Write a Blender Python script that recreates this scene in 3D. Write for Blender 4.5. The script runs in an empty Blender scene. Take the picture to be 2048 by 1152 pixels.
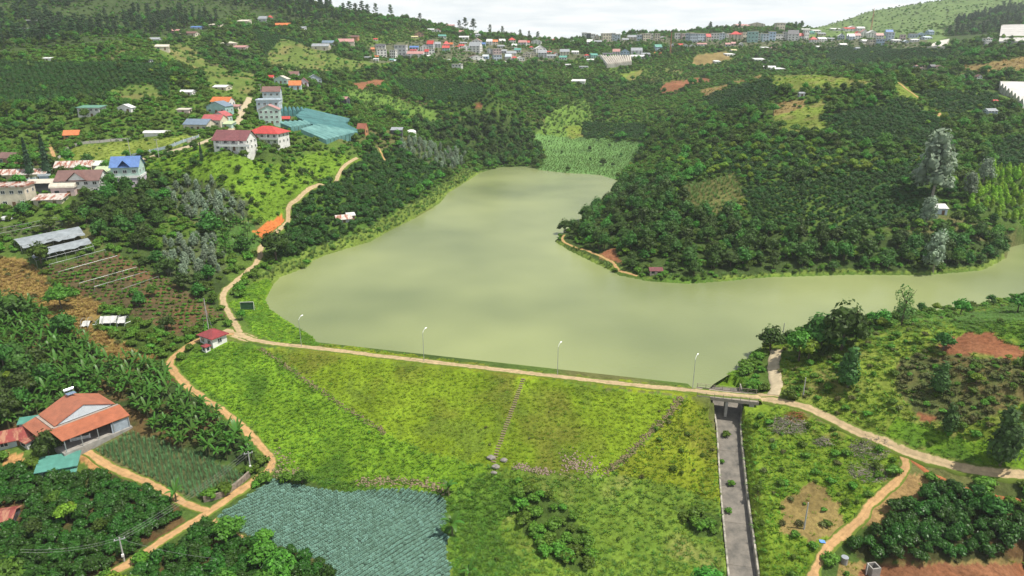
import bpy, math, random
import numpy as np
from mathutils import Vector, Matrix
R = math.radians
random.seed(11)
rng = np.random.default_rng(11)
S = bpy.context.scene
COL = S.collection
# ------------------------------------------------------------------ camera, sky, sun, exposure
F = 1365.0; PITCH = R(18.85); SP, CP = math.sin(PITCH), math.cos(PITCH); CZ = 73.5
cam = bpy.data.cameras.new('camera'); camo = bpy.data.objects.new('camera', cam); COL.objects.link(camo)
cam.sensor_width = 36; cam.lens = 36 * F / 2048; cam.clip_start = 1; cam.clip_end = 12000
camo.location = (0, 0, CZ); camo.rotation_euler = (R(90) - PITCH, 0, 0)
S.camera = camo
SUN_DIR = Vector((0.44, -0.10, 0.89)).normalized()          # towards the sun
sun_el = math.asin(SUN_DIR.z); sun_az = math.atan2(SUN_DIR.x, SUN_DIR.y)
sl = bpy.data.lights.new('sun', 'SUN'); sl.energy = 5.0; sl.angle = R(0.6); sl.color = (1, 0.945, 0.84)
so = bpy.data.objects.new('sun', sl); COL.objects.link(so)
so.rotation_euler = SUN_DIR.to_track_quat('Z', 'Y').to_euler()
W = bpy.data.worlds.new('World'); S.world = W; W.use_nodes = True
nt = W.node_tree; nt.nodes.clear()
def nd(t, typ, **k):
    n = t.nodes.new(typ)
    for a, v in k.items():
        if a.startswith('i_'):
            n.inputs[a[2:].replace('_', ' ')].default_value = v
        else: setattr(n, a, v)
    return n
sky = nd(nt, 'ShaderNodeTexSky', sky_type='NISHITA'); sky.sun_disc = False
sky.sun_elevation = sun_el; sky.sun_rotation = sun_az; sky.air_density = 1.2; sky.dust_density = 2.0; sky.altitude = 900
geo = nd(nt, 'ShaderNodeTexCoord')
sep = nd(nt, 'ShaderNodeSeparateXYZ'); nt.links.new(geo.outputs['Generated'], sep.inputs[0])
zz = nd(nt, 'ShaderNodeMath', operation='MAXIMUM'); nt.links.new(sep.outputs['Z'], zz.inputs[0]); zz.inputs[1].default_value = 0.0
za = nd(nt, 'ShaderNodeMath', operation='ADD'); nt.links.new(zz.outputs[0], za.inputs[0]); za.inputs[1].default_value = 0.10
cx = nd(nt, 'ShaderNodeMath', operation='DIVIDE'); nt.links.new(sep.outputs['X'], cx.inputs[0]); nt.links.new(za.outputs[0], cx.inputs[1])
cy = nd(nt, 'ShaderNodeMath', operation='DIVIDE'); nt.links.new(sep.outputs['Y'], cy.inputs[0]); nt.links.new(za.outputs[0], cy.inputs[1])
cv = nd(nt, 'ShaderNodeCombineXYZ'); nt.links.new(cx.outputs[0], cv.inputs[0]); nt.links.new(cy.outputs[0], cv.inputs[1])
nz = nd(nt, 'ShaderNodeTexNoise', i_Scale=0.55, i_Detail=7.0, i_Roughness=0.6); nt.links.new(cv.outputs[0], nz.inputs['Vector'])
rp = nd(nt, 'ShaderNodeValToRGB'); rp.color_ramp.elements[0].position = 0.44; rp.color_ramp.elements[1].position = 0.66
rp.color_ramp.elements[0].color = (0.08, 0.08, 0.08, 1)
nt.links.new(nz.outputs['Fac'], rp.inputs[0])
nz2 = nd(nt, 'ShaderNodeTexNoise', i_Scale=1.7, i_Detail=5.0); nt.links.new(cv.outputs[0], nz2.inputs['Vector'])
rp2 = nd(nt, 'ShaderNodeValToRGB'); rp2.color_ramp.elements[0].color = (10.8, 11.5, 12.1, 1); rp2.color_ramp.elements[1].color = (14.3, 14.3, 14.2, 1)
rp2.color_ramp.elements[0].position = 0.3; rp2.color_ramp.elements[1].position = 0.62
nt.links.new(nz2.outputs['Fac'], rp2.inputs[0])
hzn = nd(nt, 'ShaderNodeMapRange'); hzn.inputs['From Min'].default_value = .06; hzn.inputs['From Max'].default_value = .45; hzn.inputs['To Min'].default_value = 1; hzn.inputs['To Max'].default_value = 0
nt.links.new(zz.outputs[0], hzn.inputs['Value'])                # cloud layer seen edge-on towards the horizon
cov = nd(nt, 'ShaderNodeMath', operation='MAXIMUM'); nt.links.new(rp.outputs[0], cov.inputs[0]); nt.links.new(hzn.outputs[0], cov.inputs[1])
mx = nd(nt, 'ShaderNodeMix', data_type='RGBA')
nt.links.new(cov.outputs[0], mx.inputs[0]); nt.links.new(sky.outputs[0], mx.inputs[6]); nt.links.new(rp2.outputs[0], mx.inputs[7])
bg = nd(nt, 'ShaderNodeBackground', i_Strength=0.066); nt.links.new(mx.outputs[2], bg.inputs['Color'])
wo = nd(nt, 'ShaderNodeOutputWorld'); nt.links.new(bg.outputs[0], wo.inputs['Surface'])
S.view_settings.view_transform = 'Standard'; S.view_settings.look = 'None'; S.view_settings.gamma = 1
S.view_settings.exposure = 0.28; S.view_settings.use_curve_mapping = False
S.render.engine = 'CYCLES'
S.cycles.use_denoising = True; S.cycles.max_bounces = 6; S.cycles.diffuse_bounces = 3; S.cycles.glossy_bounces = 2
S.cycles.transmission_bounces = 3; S.cycles.volume_bounces = 1; S.cycles.transparent_max_bounces = 6

# ------------------------------------------------------------------ pixel <-> place (photo pixels, 2048 x 1152)
def ray(px, py):
    dx = (px - 1024) / F; dy = (576 - py) / F
    return dx, CP + dy * SP, -SP + dy * CP
def U(px, py, z):                                           # pixel at a known elevation -> x, y
    a, b, c = ray(px, py); t = (z - CZ) / c
    return a * t, b * t
def K(px, Y, z):                                            # pixel column at a known distance and elevation
    return (px - 1024) / F * (Y * CP - (z - CZ) * SP), Y
def proj(x, y, z):
    d = y * CP - (z - CZ) * SP; u = y * SP + (z - CZ) * CP
    d = np.maximum(d, 1e-3)
    return 1024 + F * x / d, 576 - F * u / d

# ------------------------------------------------------------------ terrain: heights from spot elevations
LAKE = [(640,690),(760,708),(900,729),(1050,748),(1200,766),(1300,777),(1400,788),(1420,766),(1448,749),(1488,733),(1502,712),(1545,684),(1620,662),
        (1750,640),(1900,622),(2100,598),(2300,580),(2400,460),(2048,487),(2018,495),(2012,515),(1965,540),(1850,550),(1700,549),(1540,554),(1460,561),
        (1380,567),(1300,563),(1240,551),(1200,531),(1140,501),(1110,483),(1122,470),(1160,447),(1200,414),(1232,390),(1245,370),(1235,361),
        (1200,350),(1130,346),(1075,340),(1060,333),(1000,335),(960,345),(930,365),(895,386),(880,405),(850,425),(810,446),(770,466),(740,483),
        (700,495),(650,511),(625,521),(618,533),(560,554),(545,570),(535,590),(530,600),(540,620),(570,638),(592,655),(625,672)]
lake = np.array([U(a, b, 0) for a, b in LAKE])
def sdist(P, x, y):                                         # signed distance to a polygon, negative inside
    d2 = np.full(x.shape, 1e18); ins = np.zeros(x.shape, bool)
    n = len(P)
    for i in range(n):
        ax, ay = P[i]; bx, by = P[(i + 1) % n]
        ex, ey = bx - ax, by - ay
        wx, wy = x - ax, y - ay
        t = np.clip((wx * ex + wy * ey) / (ex * ex + ey * ey + 1e-12), 0, 1)
        d2 = np.minimum(d2, (wx - ex * t) ** 2 + (wy - ey * t) ** 2)
        c = (ay > y) != (by > y)
        with np.errstate(divide='ignore', invalid='ignore'):
            ins ^= c & (x < (bx - ax) * (y - ay) / (by - ay + 1e-12) + ax)
    d = np.sqrt(d2)
    return np.where(ins, -d, d)
CP_PIX = [  # photo pixel, elevation above the lake
 # left bank, road and hillside
 (490,675,1.7),(445,590,2.6),(520,510,4),(575,440,8),(650,370,13),(715,315,18),(620,560,.4),(470,640,1.8),(560,655,.8),(600,500,3),(700,450,5),(760,400,8),(850,350,8),
 (415,690,1.4),(340,725,0),(330,620,4),(250,600,7),(100,580,8.5),(0,560,10),(60,550,9),(100,490,14),(0,470,16),(210,510,12),(12,436,19),(90,420,21),(237,378,25),(150,385,24),
 (60,365,26),(320,430,17),(400,400,17),(400,500,10),(450,450,12),(260,320,30),(400,284,36),(330,350,26),(500,340,26),(460,300,35),(440,305,34.5),(485,306,34.3),(470,316,32.5),(535,300,34.2),(530,287,36),(560,330,24),(640,320,23),(700,285,27),
 (480,250,40),(500,195,50),(530,205,47),(640,250,36),(720,262,30),(800,268,27),(860,290,16),(930,300,8),(1000,310,4),(860,200,38),(860,140,60),(700,200,44),(690,150,58),(600,160,58),(780,225,34),
 (100,290,33),(200,300,33),(0,320,32),(100,200,50),(250,225,46),(0,220,47),(420,160,56),(380,200,50),
 (980,190,44),(980,240,26),(1050,150,55),
 # valley head
 (1060,300,3),(1150,300,3),(1250,315,3),(1170,275,8),(1150,220,25),(1180,170,44),(1300,250,16),(1290,200,32),(1350,170,44),(1270,330,3),
 # peninsula and the hill behind it
 (1300,500,5),(1250,430,7),(1400,500,5.5),(1330,400,13),(1600,480,8),(1600,400,17),(1450,420,11.5),(1600,350,23),(1450,320,23),(1400,270,27),(1600,250,37),(1480,200,46),(1600,155,60),(1520,152,60),(1720,160,59),(1420,150,52),
 (1800,480,8),(1800,400,17),(1800,320,27),(1860,420,14),(1950,470,8),(1950,400,17),(2048,440,10),(2048,360,22),(1850,290,32),(1830,220,44),(1850,170,54),(1960,250,36),(2048,260,36),(2048,200,44),(1950,170,52),
 # downstream
 (520,692,1.0),(640,775,-4),(770,865,-8.5),(430,720,.4),(450,780,-3),(520,830,-6),(600,900,-9),(540,905,-8.8),(400,790,-2.8),(480,850,-6),(545,930,-9.3),(420,1020,-9.5),(240,1140,-10),(300,830,-4),(200,780,-2),(100,720,1),(0,680,4),(200,700,2),
 (150,845,-4),(60,840,-3),(0,880,-5),(105,935,-7),(300,900,-7.5),(420,930,-8.5),(250,960,-9),(100,1060,-9.5),(0,1000,-8.5),(0,1150,-11),(500,1130,-11.5),(700,1050,-11.5),(900,1100,-12),(700,980,-11),(560,970,-10.5),(900,940,-11),(850,905,-10.2),
 (1000,935,-11),(1100,950,-11),(1000,800,-11),(1200,830,-11),(800,780,-10),(1100,1100,-12.5),(1215,945,-10.5),(1300,1000,-11),(1300,1140,-12.5),(1290,870,-7),(1380,830,-2),(1400,880,-4.5),(1420,950,-6.5),(1420,1050,-9),(1430,1150,-11),
 (1452,812,-1),(1455,860,-3),(1460,930,-5.2),(1470,1020,-7.3),(1485,1150,-10),
 (1520,840,-.6),(1530,900,-2.6),(1545,980,-4.8),(1560,1060,-6.6),(1580,1150,-9),(1545,790,1.6),(1640,830,.6),(1720,870,0),(1800,903,-.8),(1900,935,-.6),(2048,955,.5),(1640,920,-2.5),(1620,1000,-4.8),(1730,1040,-6),(1640,1140,-8.5),(1760,960,-3.4),
 (1900,1050,-5.5),(2048,1040,-4),(1850,1000,-4),(1800,1095,-7),(2048,1095,-6.4),(1750,1140,-11),(2048,1145,-11),
 (1545,740,2),(1555,690,2.2),(1520,760,.8),(1500,745,.3),(1620,760,4),(1640,700,6),(1700,740,6.5),(1700,680,8.5),(1800,790,6),(1800,720,9.5),(1900,840,4.5),(1900,760,9),(1960,730,12),(1950,668,15),(1850,650,12.5),(1750,665,9.5),(2048,640,18),(2048,760,12),(2048,880,4.5),(1780,850,2.5),
]
CP_D = [  # photo pixel, distance: ground near eye level
 (0,130,450),(200,130,450),(300,118,520),(420,110,580),(100,60,620),(300,60,680),(480,70,750),(560,90,740),(640,110,720),(760,110,800),(850,115,790),(900,90,850),(1000,118,800),(1000,90,870),
 (1100,105,850),(1190,120,830),(1240,120,820),(1960,140,560),(2048,130,600),(2020,75,720),(1900,95,800),(1800,110,750),(1700,90,900),(1700,120,780),(1500,95,900),(1500,128,720),(1400,100,880),(1600,80,960),
]
CP_K = [  # photo column, distance, elevation: skyline, what lies behind it, and ground beyond the frame
 (-300,900,165),(100,900,150),(400,900,143),(600,860,126),(700,900,122),(800,930,115),(900,950,107),(1000,970,96),(1100,1000,90),(1200,1020,96),(1300,1040,101),(1400,1060,108),(1500,1080,112),(1600,1100,113),
 (1640,1500,128),(1740,1600,162),(1850,1700,185),(2000,1800,214),(2300,1800,240),(2048,1000,128),(1900,1000,100),(1780,1150,104),
 (700,1250,90),(1000,1300,50),(1200,1300,45),(1400,1350,50),(1600,1350,70),(600,2000,40),(1000,2000,0),(1300,2000,0),(1550,2000,30),(1700,2300,110),(2000,2600,150),(600,3500,0),(1100,3500,-20),(1500,3500,-10),(1900,3500,50),(2400,3000,120),(-400,2500,100),(100,3000,60),
 (1600,650,52),(1800,700,60),(1750,620,52),(1450,620,54),(2100,620,66),(1350,700,52),
 (-250,250,24),(-250,180,12),(-300,120,0),(-300,90,-8),(-300,400,60),(-300,600,105),(-600,300,60),(-600,150,25),(2300,130,8),(2300,100,-4),(2300,180,14),(2400,420,40),(2400,600,75),(2600,200,10),(2600,120,4),(2700,900,110),
 (600,60,-13),(1000,60,-14),(1400,60,-14),(1700,70,-12),(200,65,-12),(2100,75,-10),(1000,30,-15),
]
def zat(px, py, Y):
    a, b, c = ray(px, py); return CZ + c / b * Y
ctl = [(*K(a, Y, zat(a, b, Y)), zat(a, b, Y)) for a, b, Y in CP_D] + [(*U(a, b, z), z) for a, b, z in CP_PIX] + [(*K(a, Y, z), z) for a, Y, z in CP_K]
ctl += [(x, y, 0.3) for i, (x, y) in enumerate(lake) if i not in range(0, 8)]
ctl = np.array(ctl)
def rbf_fit(p):
    n = len(p); d = np.hypot(p[:, None, 0] - p[None, :, 0], p[:, None, 1] - p[None, :, 1])
    A = np.zeros((n + 3, n + 3)); A[:n, :n] = -d + np.eye(n) * 0.6
    A[:n, n] = 1; A[:n, n + 1] = p[:, 0] / 500; A[:n, n + 2] = p[:, 1] / 500; A[n:, :n] = A[:n, n:].T
    b = np.zeros(n + 3); b[:n] = p[:, 2]
    return np.linalg.solve(A, b)
cw = rbf_fit(ctl)
def vnoise(x, y, s, seed=0):                                # smooth value noise
    x = x / s + 37.1 * seed; y = y / s - 11.7 * seed
    xi = np.floor(x).astype(np.int64); yi = np.floor(y).astype(np.int64); fx = x - xi; fy = y - yi
    fx = fx * fx * (3 - 2 * fx); fy = fy * fy * (3 - 2 * fy)
    def h(a, b):
        v = (a * 374761393 + b * 668265263 + seed * 1442695041) & 0x7fffffff
        v = ((v ^ (v >> 13)) * 1274126177) & 0x7fffffff
        return ((v ^ (v >> 16)) & 0xffff) / 65535.0
    return (h(xi, yi) * (1 - fx) + h(xi + 1, yi) * fx) * (1 - fy) + (h(xi, yi + 1) * (1 - fx) + h(xi + 1, yi + 1) * fx) * fy
CREST = 1.5
DA = np.array(U(497, 684, CREST)); DB = np.array(U(1412, 789, CREST)); DL = np.linalg.norm(DB - DA); DT = (DB - DA) / DL
DN = np.array([DT[1], -DT[0]]); DN = DN if DN[1] < 0 else -DN   # downstream normal (towards the camera)
CHAN = [(1446,774,-1.3,3.7),(1449,792,-1.7,3.7),(1452,815,-2.6,3.3),(1455,840,-3.6,2.7),(1457,870,-4.7,2.35),(1463,950,-7.2,2.35),(1471,1030,-9.0,2.35),(1485,1150,-11.2,2.35),(1497,1240,-12.6,2.35)]
chan = np.array([(*U(a, b, z), z, w) for a, b, z, w in CHAN])
def polyline_near(P, x, y):                                 # distance to polyline, z and width there
    best = np.full(x.shape, 1e9); zz_ = np.zeros(x.shape); ww = np.zeros(x.shape)
    for i in range(len(P) - 1):
        a, b = P[i], P[i + 1]; e = b[:2] - a[:2]
        t = np.clip(((x - a[0]) * e[0] + (y - a[1]) * e[1]) / (e @ e), 0, 1)
        d = np.hypot(x - a[0] - e[0] * t, y - a[1] - e[1] * t); m = d < best
        best = np.where(m, d, best); zz_ = np.where(m, a[2] + (b[2] - a[2]) * t, zz_); ww = np.where(m, a[3] + (b[3] - a[3]) * t, ww)
    return best, zz_, ww
def height(x, y):
    x = np.asarray(x, float).ravel(); y = np.asarray(y, float).ravel(); out = np.empty(x.shape)
    for s in range(0, len(x), 40000):
        xs, ys = x[s:s + 40000], y[s:s + 40000]
        d = np.sqrt((xs[:, None] - ctl[None, :, 0]) ** 2 + (ys[:, None] - ctl[None, :, 1]) ** 2)
        out[s:s + 40000] = -d @ cw[:-3] + cw[-3] + cw[-2] * xs / 500 + cw[-1] * ys / 500
    r = np.hypot(x, y)
    hill = np.clip((r - 190) / 150, 0, 1)
    out += hill * ((vnoise(x, y, 22, 1) - .5) * 2.2 + (vnoise(x, y, 60, 2) - .5) * 5 * np.clip((r - 350) / 300, 0, 1))
    out += (vnoise(x, y, 95, 41) - .5) * 20 * np.clip((r - 430) / 220, 0, 1) * np.clip((930 - r) / 200, 0, 1)
    out += (vnoise(x, y, 5, 3) - .5) * .5
    sd = sdist(lake, x, y)
    # dam
    ax, ay = x - DA[0], y - DA[1]; t = ax * DT[0] + ay * DT[1]; d = ax * DN[0] + ay * DN[1]
    along = (t > -6) & (t < DL + 1)
    hd = np.where(d > 0, CREST - np.maximum(d - 2.3, 0) / 2.7, CREST - np.maximum(-d - 3.2, 0) / 2.9)
    hd += np.where(d > 3.5, (vnoise(x, y, 3, 5) - .5) * .35, 0)
    fade = np.clip(np.minimum(t + 6, DL + 1 - t) / 5, 0, 1)
    out = np.where(sd < 0, np.minimum(out, -.15 + sd * .3), np.maximum(out, np.minimum(.3, .06 + sd * .12) - 1000 * ((d > 2) & (y < 175))))
    out = np.maximum(out, -16)
    out = np.where(sd < 0, np.maximum(out, -4), out)
    m = along & (d > -13) & (d < 45)
    out = np.where(m, np.maximum(out, hd - (1 - fade) * 3), out)
    flat = along & (d < 2.4) & (d > -3.0)
    out = np.where(flat, CREST, out)
    # spillway channel
    cd, cz, cwid = polyline_near(chan, x, y)
    k = np.clip((cd - cwid - .35) / 1.6, 0, 1)
    bank = cz + 1.15
    out = np.where(cd < cwid + .35, np.minimum(out, cz - .35), np.where((cd < cwid + 2) & (d > 3), bank * (1 - k) + out * k, out))
    return out
# polar sheet of ground seen from the valley: cells grow with distance
NA, NR = 720, 720
AZ = np.linspace(R(-48), R(48), NA); RR = 52 * (3600 / 52) ** (np.arange(NR) / (NR - 1))
ga, gr = np.meshgrid(AZ, RR); GX = gr * np.sin(ga); GY = gr * np.cos(ga)
GH = height(GX, GY).reshape(NR, NA)
LR = math.log(3600 / 52) / (NR - 1)
def Hq(x, y):
    x = np.asarray(x, float); y = np.asarray(y, float)
    a = (np.arctan2(x, y) - AZ[0]) / (AZ[1] - AZ[0]); r = np.log(np.maximum(np.hypot(x, y), 52.01) / 52) / LR
    a = np.clip(a, 0, NA - 1.001); r = np.clip(r, 0, NR - 1.001); i = a.astype(int); j = r.astype(int); fa = a - i; fr = r - j
    return (GH[j, i] * (1 - fa) + GH[j, i + 1] * fa) * (1 - fr) + (GH[j + 1, i] * (1 - fa) + GH[j + 1, i + 1] * fa) * fr
GT = (GH - CZ) / gr; GM = np.maximum.accumulate(GT, axis=0)      # horizon seen from the viewpoint
def seen(x, y, z):
    a = np.clip(((np.arctan2(x, y) - AZ[0]) / (AZ[1] - AZ[0])).astype(int), 0, NA - 1)
    rr = np.hypot(x, y); j = np.clip((np.log(np.maximum(rr, 53) / 52) / LR).astype(int) - 1, 0, NR - 1)
    return (z - CZ) / rr > GM[j, a] - 0.0005
def ground(px, py, lift=0):                                 # where a pixel's sight line meets the ground
    a, b, c = ray(px, py); az = math.atan2(a, b); hyp = math.hypot(a, b); sl_ = c / hyp
    f = np.clip((az - AZ[0]) / (AZ[1] - AZ[0]), 0, NA - 1.001); i = int(f); f -= i
    prof = GH[:, i] * (1 - f) + GH[:, i + 1] * f + lift
    los = CZ + sl_ * RR
    k = np.nonzero(prof >= los)[0]
    if len(k) == 0 or k[0] == 0: j = NR - 2; t = 0
    else:
        j = k[0] - 1; d0 = los[j] - prof[j]; d1 = los[j + 1] - prof[j + 1]; t = d0 / (d0 - d1)
    r = RR[j] + (RR[j + 1] - RR[j]) * t
    if r > 1350 and py > 20:
        q = RR < 1250; r = RR[q][np.argmax((prof[q] - CZ) / RR[q])] - 6
    x, y = r * math.sin(az), r * math.cos(az)
    return Vector((x, y, float(Hq(x, y))))
def pxm(p):                                                 # photo pixels per metre at a place
    return F / (p.y * CP - (p.z - CZ) * SP)
# ------------------------------------------------------------------ materials
MATS = {}
def shader(name):
    m = bpy.data.materials.new(name); m.use_nodes = True
    t = m.node_tree; b = t.nodes['Principled BSDF']; MATS[name] = m
    return m, t, b
def vary(t, col, amt, scale, detail=4, coord='Object', dark=None):
    """colour with noise variation between a darker and lighter tone"""
    tc = nd(t, 'ShaderNodeTexCoord'); n = nd(t, 'ShaderNodeTexNoise', i_Scale=scale, i_Detail=detail, i_Roughness=.65)
    t.links.new(tc.outputs[coord], n.inputs['Vector'])
    r = nd(t, 'ShaderNodeValToRGB'); r.color_ramp.elements[0].position = .3; r.color_ramp.elements[1].position = .72
    d = dark or tuple(c * (1 - amt) for c in col)
    r.color_ramp.elements[0].color = (*d, 1); r.color_ramp.elements[1].color = (*[min(1, c * (1 + amt * .6)) for c in col], 1)
    t.links.new(n.outputs['Fac'], r.inputs[0])
    return r.outputs[0], n.outputs['Fac']
def M(name, col=None, rough=.8, amt=.25, scale=1.2, bump=0, metal=0, dark=None, spec=.3):
    if name in MATS: return MATS[name]
    m, t, b = shader(name)
    c, f = vary(t, col, amt, scale, dark=dark); t.links.new(c, b.inputs['Base Color'])
    b.inputs['Roughness'].default_value = rough; b.inputs['Metallic'].default_value = metal; b.inputs['Specular IOR Level'].default_value = spec
    if bump:
        bp = nd(t, 'ShaderNodeBump', i_Strength=bump, i_Distance=.1); t.links.new(f, bp.inputs['Height']); t.links.new(bp.outputs[0], b.inputs['Normal'])
    return m
def MR(name, col, rough=.55, pitch=6.0, dark=None, rust=None, axis=0):
    """ribbed sheet or tile roof: ribs as relief, weathering as colour"""
    if name in MATS: return MATS[name]
    m, t, b = shader(name)
    c, f = vary(t, col, .28, .7, 6, dark=dark)
    tc = nd(t, 'ShaderNodeTexCoord')
    if rust:
        n = nd(t, 'ShaderNodeTexNoise', i_Scale=.45, i_Detail=5, i_Roughness=.7); mp = nd(t, 'ShaderNodeMapping'); mp.inputs['Scale'].default_value = (1.6, .35, 1)
        t.links.new(tc.outputs['Object'], mp.inputs[0]); t.links.new(mp.outputs[0], n.inputs['Vector'])
        r = nd(t, 'ShaderNodeValToRGB'); r.color_ramp.elements[0].position = .47; r.color_ramp.elements[1].position = .56
        t.links.new(n.outputs['Fac'], r.inputs[0])
        x = nd(t, 'ShaderNodeMix', data_type='RGBA'); x.inputs[7].default_value = (*rust, 1)
        t.links.new(r.outputs[0], x.inputs[0]); t.links.new(c, x.inputs[6]); c = x.outputs[2]
    t.links.new(c, b.inputs['Base Color']); b.inputs['Roughness'].default_value = rough
    w = nd(t, 'ShaderNodeTexWave', i_Scale=pitch, bands_direction='X' if axis == 0 else 'Y'); t.links.new(tc.outputs['Object'], w.inputs['Vector'])
    bp = nd(t, 'ShaderNodeBump', i_Strength=.55, i_Distance=.06); t.links.new(w.outputs['Fac'], bp.inputs['Height']); t.links.new(bp.outputs[0], b.inputs['Normal'])
    return m
def MLEAF(name, col, var=.35, hue=.02, trans=.25, rough=.55, isl=.38):
    if name in MATS: return MATS[name]
    m, t, b = shader(name)
    oi = nd(t, 'ShaderNodeObjectInfo'); ge = nd(t, 'ShaderNodeNewGeometry')
    h = nd(t, 'ShaderNodeHueSaturation'); h.inputs['Color'].default_value = (*col, 1)
    def rmap(src, lo, hi):
        q = nd(t, 'ShaderNodeMapRange'); q.inputs['To Min'].default_value = lo; q.inputs['To Max'].default_value = hi; t.links.new(src, q.inputs['Value']); return q.outputs[0]
    t.links.new(rmap(oi.outputs['Random'], .5 - hue * .55, .5 + hue), h.inputs['Hue'])
    v1 = rmap(oi.outputs['Random'], 1 - var * .8, 1 + var * .8); v2 = rmap(ge.outputs['Random Per Island'], 1 - isl, 1 + isl)
    v = nd(t, 'ShaderNodeMath', operation='MULTIPLY'); t.links.new(v1, v.inputs[0]); t.links.new(v2, v.inputs[1])
    t.links.new(v.outputs[0], h.inputs['Value'])
    t.links.new(h.outputs[0], b.inputs['Base Color']); b.inputs['Roughness'].default_value = rough; b.inputs['Specular IOR Level'].default_value = .25
    tr = nd(t, 'ShaderNodeBsdfTranslucent'); t.links.new(h.outputs[0], tr.inputs['Color'])
    ms = nd(t, 'ShaderNodeMixShader'); ms.inputs[0].default_value = trans
    t.links.new(b.outputs[0], ms.inputs[1]); t.links.new(tr.outputs[0], ms.inputs[2]); t.links.new(ms.outputs[0], t.nodes['Material Output'].inputs['Surface'])
    return m
# ------------------------------------------------------------------ objects
def link(o, parent=None):
    COL.objects.link(o)
    if parent is not None: o.parent = parent
    return o
def tag(o, label=None, cat=None, group=None, kind=None):
    if label: o['label'] = label
    if cat: o['category'] = cat
    if group: o['group'] = group
    if kind: o['kind'] = kind
    return o
def empty(name, loc, rz=0, scale=1):
    o = bpy.data.objects.new(name, None); o.location = loc; o.rotation_euler = (0, 0, rz); o.scale = (scale,) * 3; o.empty_display_size = .3
    return link(o)
class MB:
    """collects boxes, sheets and tubes; build() makes ONE mesh object"""
    def __init__(s): s.v = []; s.f = []; s.m = []
    def add(s, v, f, mi=0):
        k = len(s.v); s.v += [tuple(p) for p in v]; s.f += [tuple(i + k for i in q) for q in f]; s.m += [mi] * len(f); return s
    def hexa(s, p, mi=0):                                   # 8 corners: bottom 4 then top 4
        return s.add(p, [(3, 2, 1, 0), (4, 5, 6, 7), (0, 1, 5, 4), (1, 2, 6, 5), (2, 3, 7, 6), (3, 0, 4, 7)], mi)
    def box(s, x0, x1, y0, y1, z0, z1, mi=0):
        return s.hexa([(x0, y0, z0), (x1, y0, z0), (x1, y1, z0), (x0, y1, z0), (x0, y0, z1), (x1, y0, z1), (x1, y1, z1), (x0, y1, z1)], mi)
    def tube(s, pts, r, n=6, r1=None, mi=0, cap=True):
        pts = [Vector(p) for p in pts]; m = len(pts); vs = []
        for i, p in enumerate(pts):
            d = (pts[min(i + 1, m - 1)] - pts[max(i - 1, 0)]).normalized()
            u = d.orthogonal().normalized() if abs(d.z) > .9 else d.cross(Vector((0, 0, 1))).normalized(); w = d.cross(u)
            rr = r if r1 is None else r + (r1 - r) * i / (m - 1)
            vs += [p + (u * math.cos(2 * math.pi * k / n) + w * math.sin(2 * math.pi * k / n)) * rr for k in range(n)]
        fs = [(i * n + k, i * n + (k + 1) % n, (i + 1) * n + (k + 1) % n, (i + 1) * n + k) for i in range(m - 1) for k in range(n)]
        if cap: fs += [tuple(reversed(range(n))), tuple((m - 1) * n + k for k in range(n))]
        return s.add(vs, fs, mi)
    def mesh(s, name, mats, smooth=False):
        me = bpy.data.meshes.new(name); me.from_pydata(s.v, [], s.f)
        for m in (mats if isinstance(mats, (list, tuple)) else [mats]): me.materials.append(m)
        if any(s.m): me.polygons.foreach_set('material_index', s.m)
        if smooth: me.polygons.foreach_set('use_smooth', [True] * len(s.f))
        me.update(); return me
    def build(s, name, mats, parent=None, smooth=False):
        return link(bpy.data.objects.new(name, s.mesh(name, mats, smooth)), parent)
def npmesh(name, v, f, mats, mi=None, smooth=False):
    me = bpy.data.meshes.new(name); v = np.asarray(v, np.float32); f = np.asarray(f, np.int32); k = f.shape[1]
    me.vertices.add(len(v)); me.vertices.foreach_set('co', v.ravel()); me.loops.add(f.size); me.loops.foreach_set('vertex_index', f.ravel())
    me.polygons.add(len(f)); me.polygons.foreach_set('loop_start', np.arange(0, f.size, k, dtype=np.int32))
    for m in (mats if isinstance(mats, (list, tuple)) else [mats]): me.materials.append(m)
    if mi is not None: me.polygons.foreach_set('material_index', np.asarray(mi, np.int32))
    if smooth: me.polygons.foreach_set('use_smooth', np.ones(len(f), bool))
    me.update(); me.validate(); return me
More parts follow.
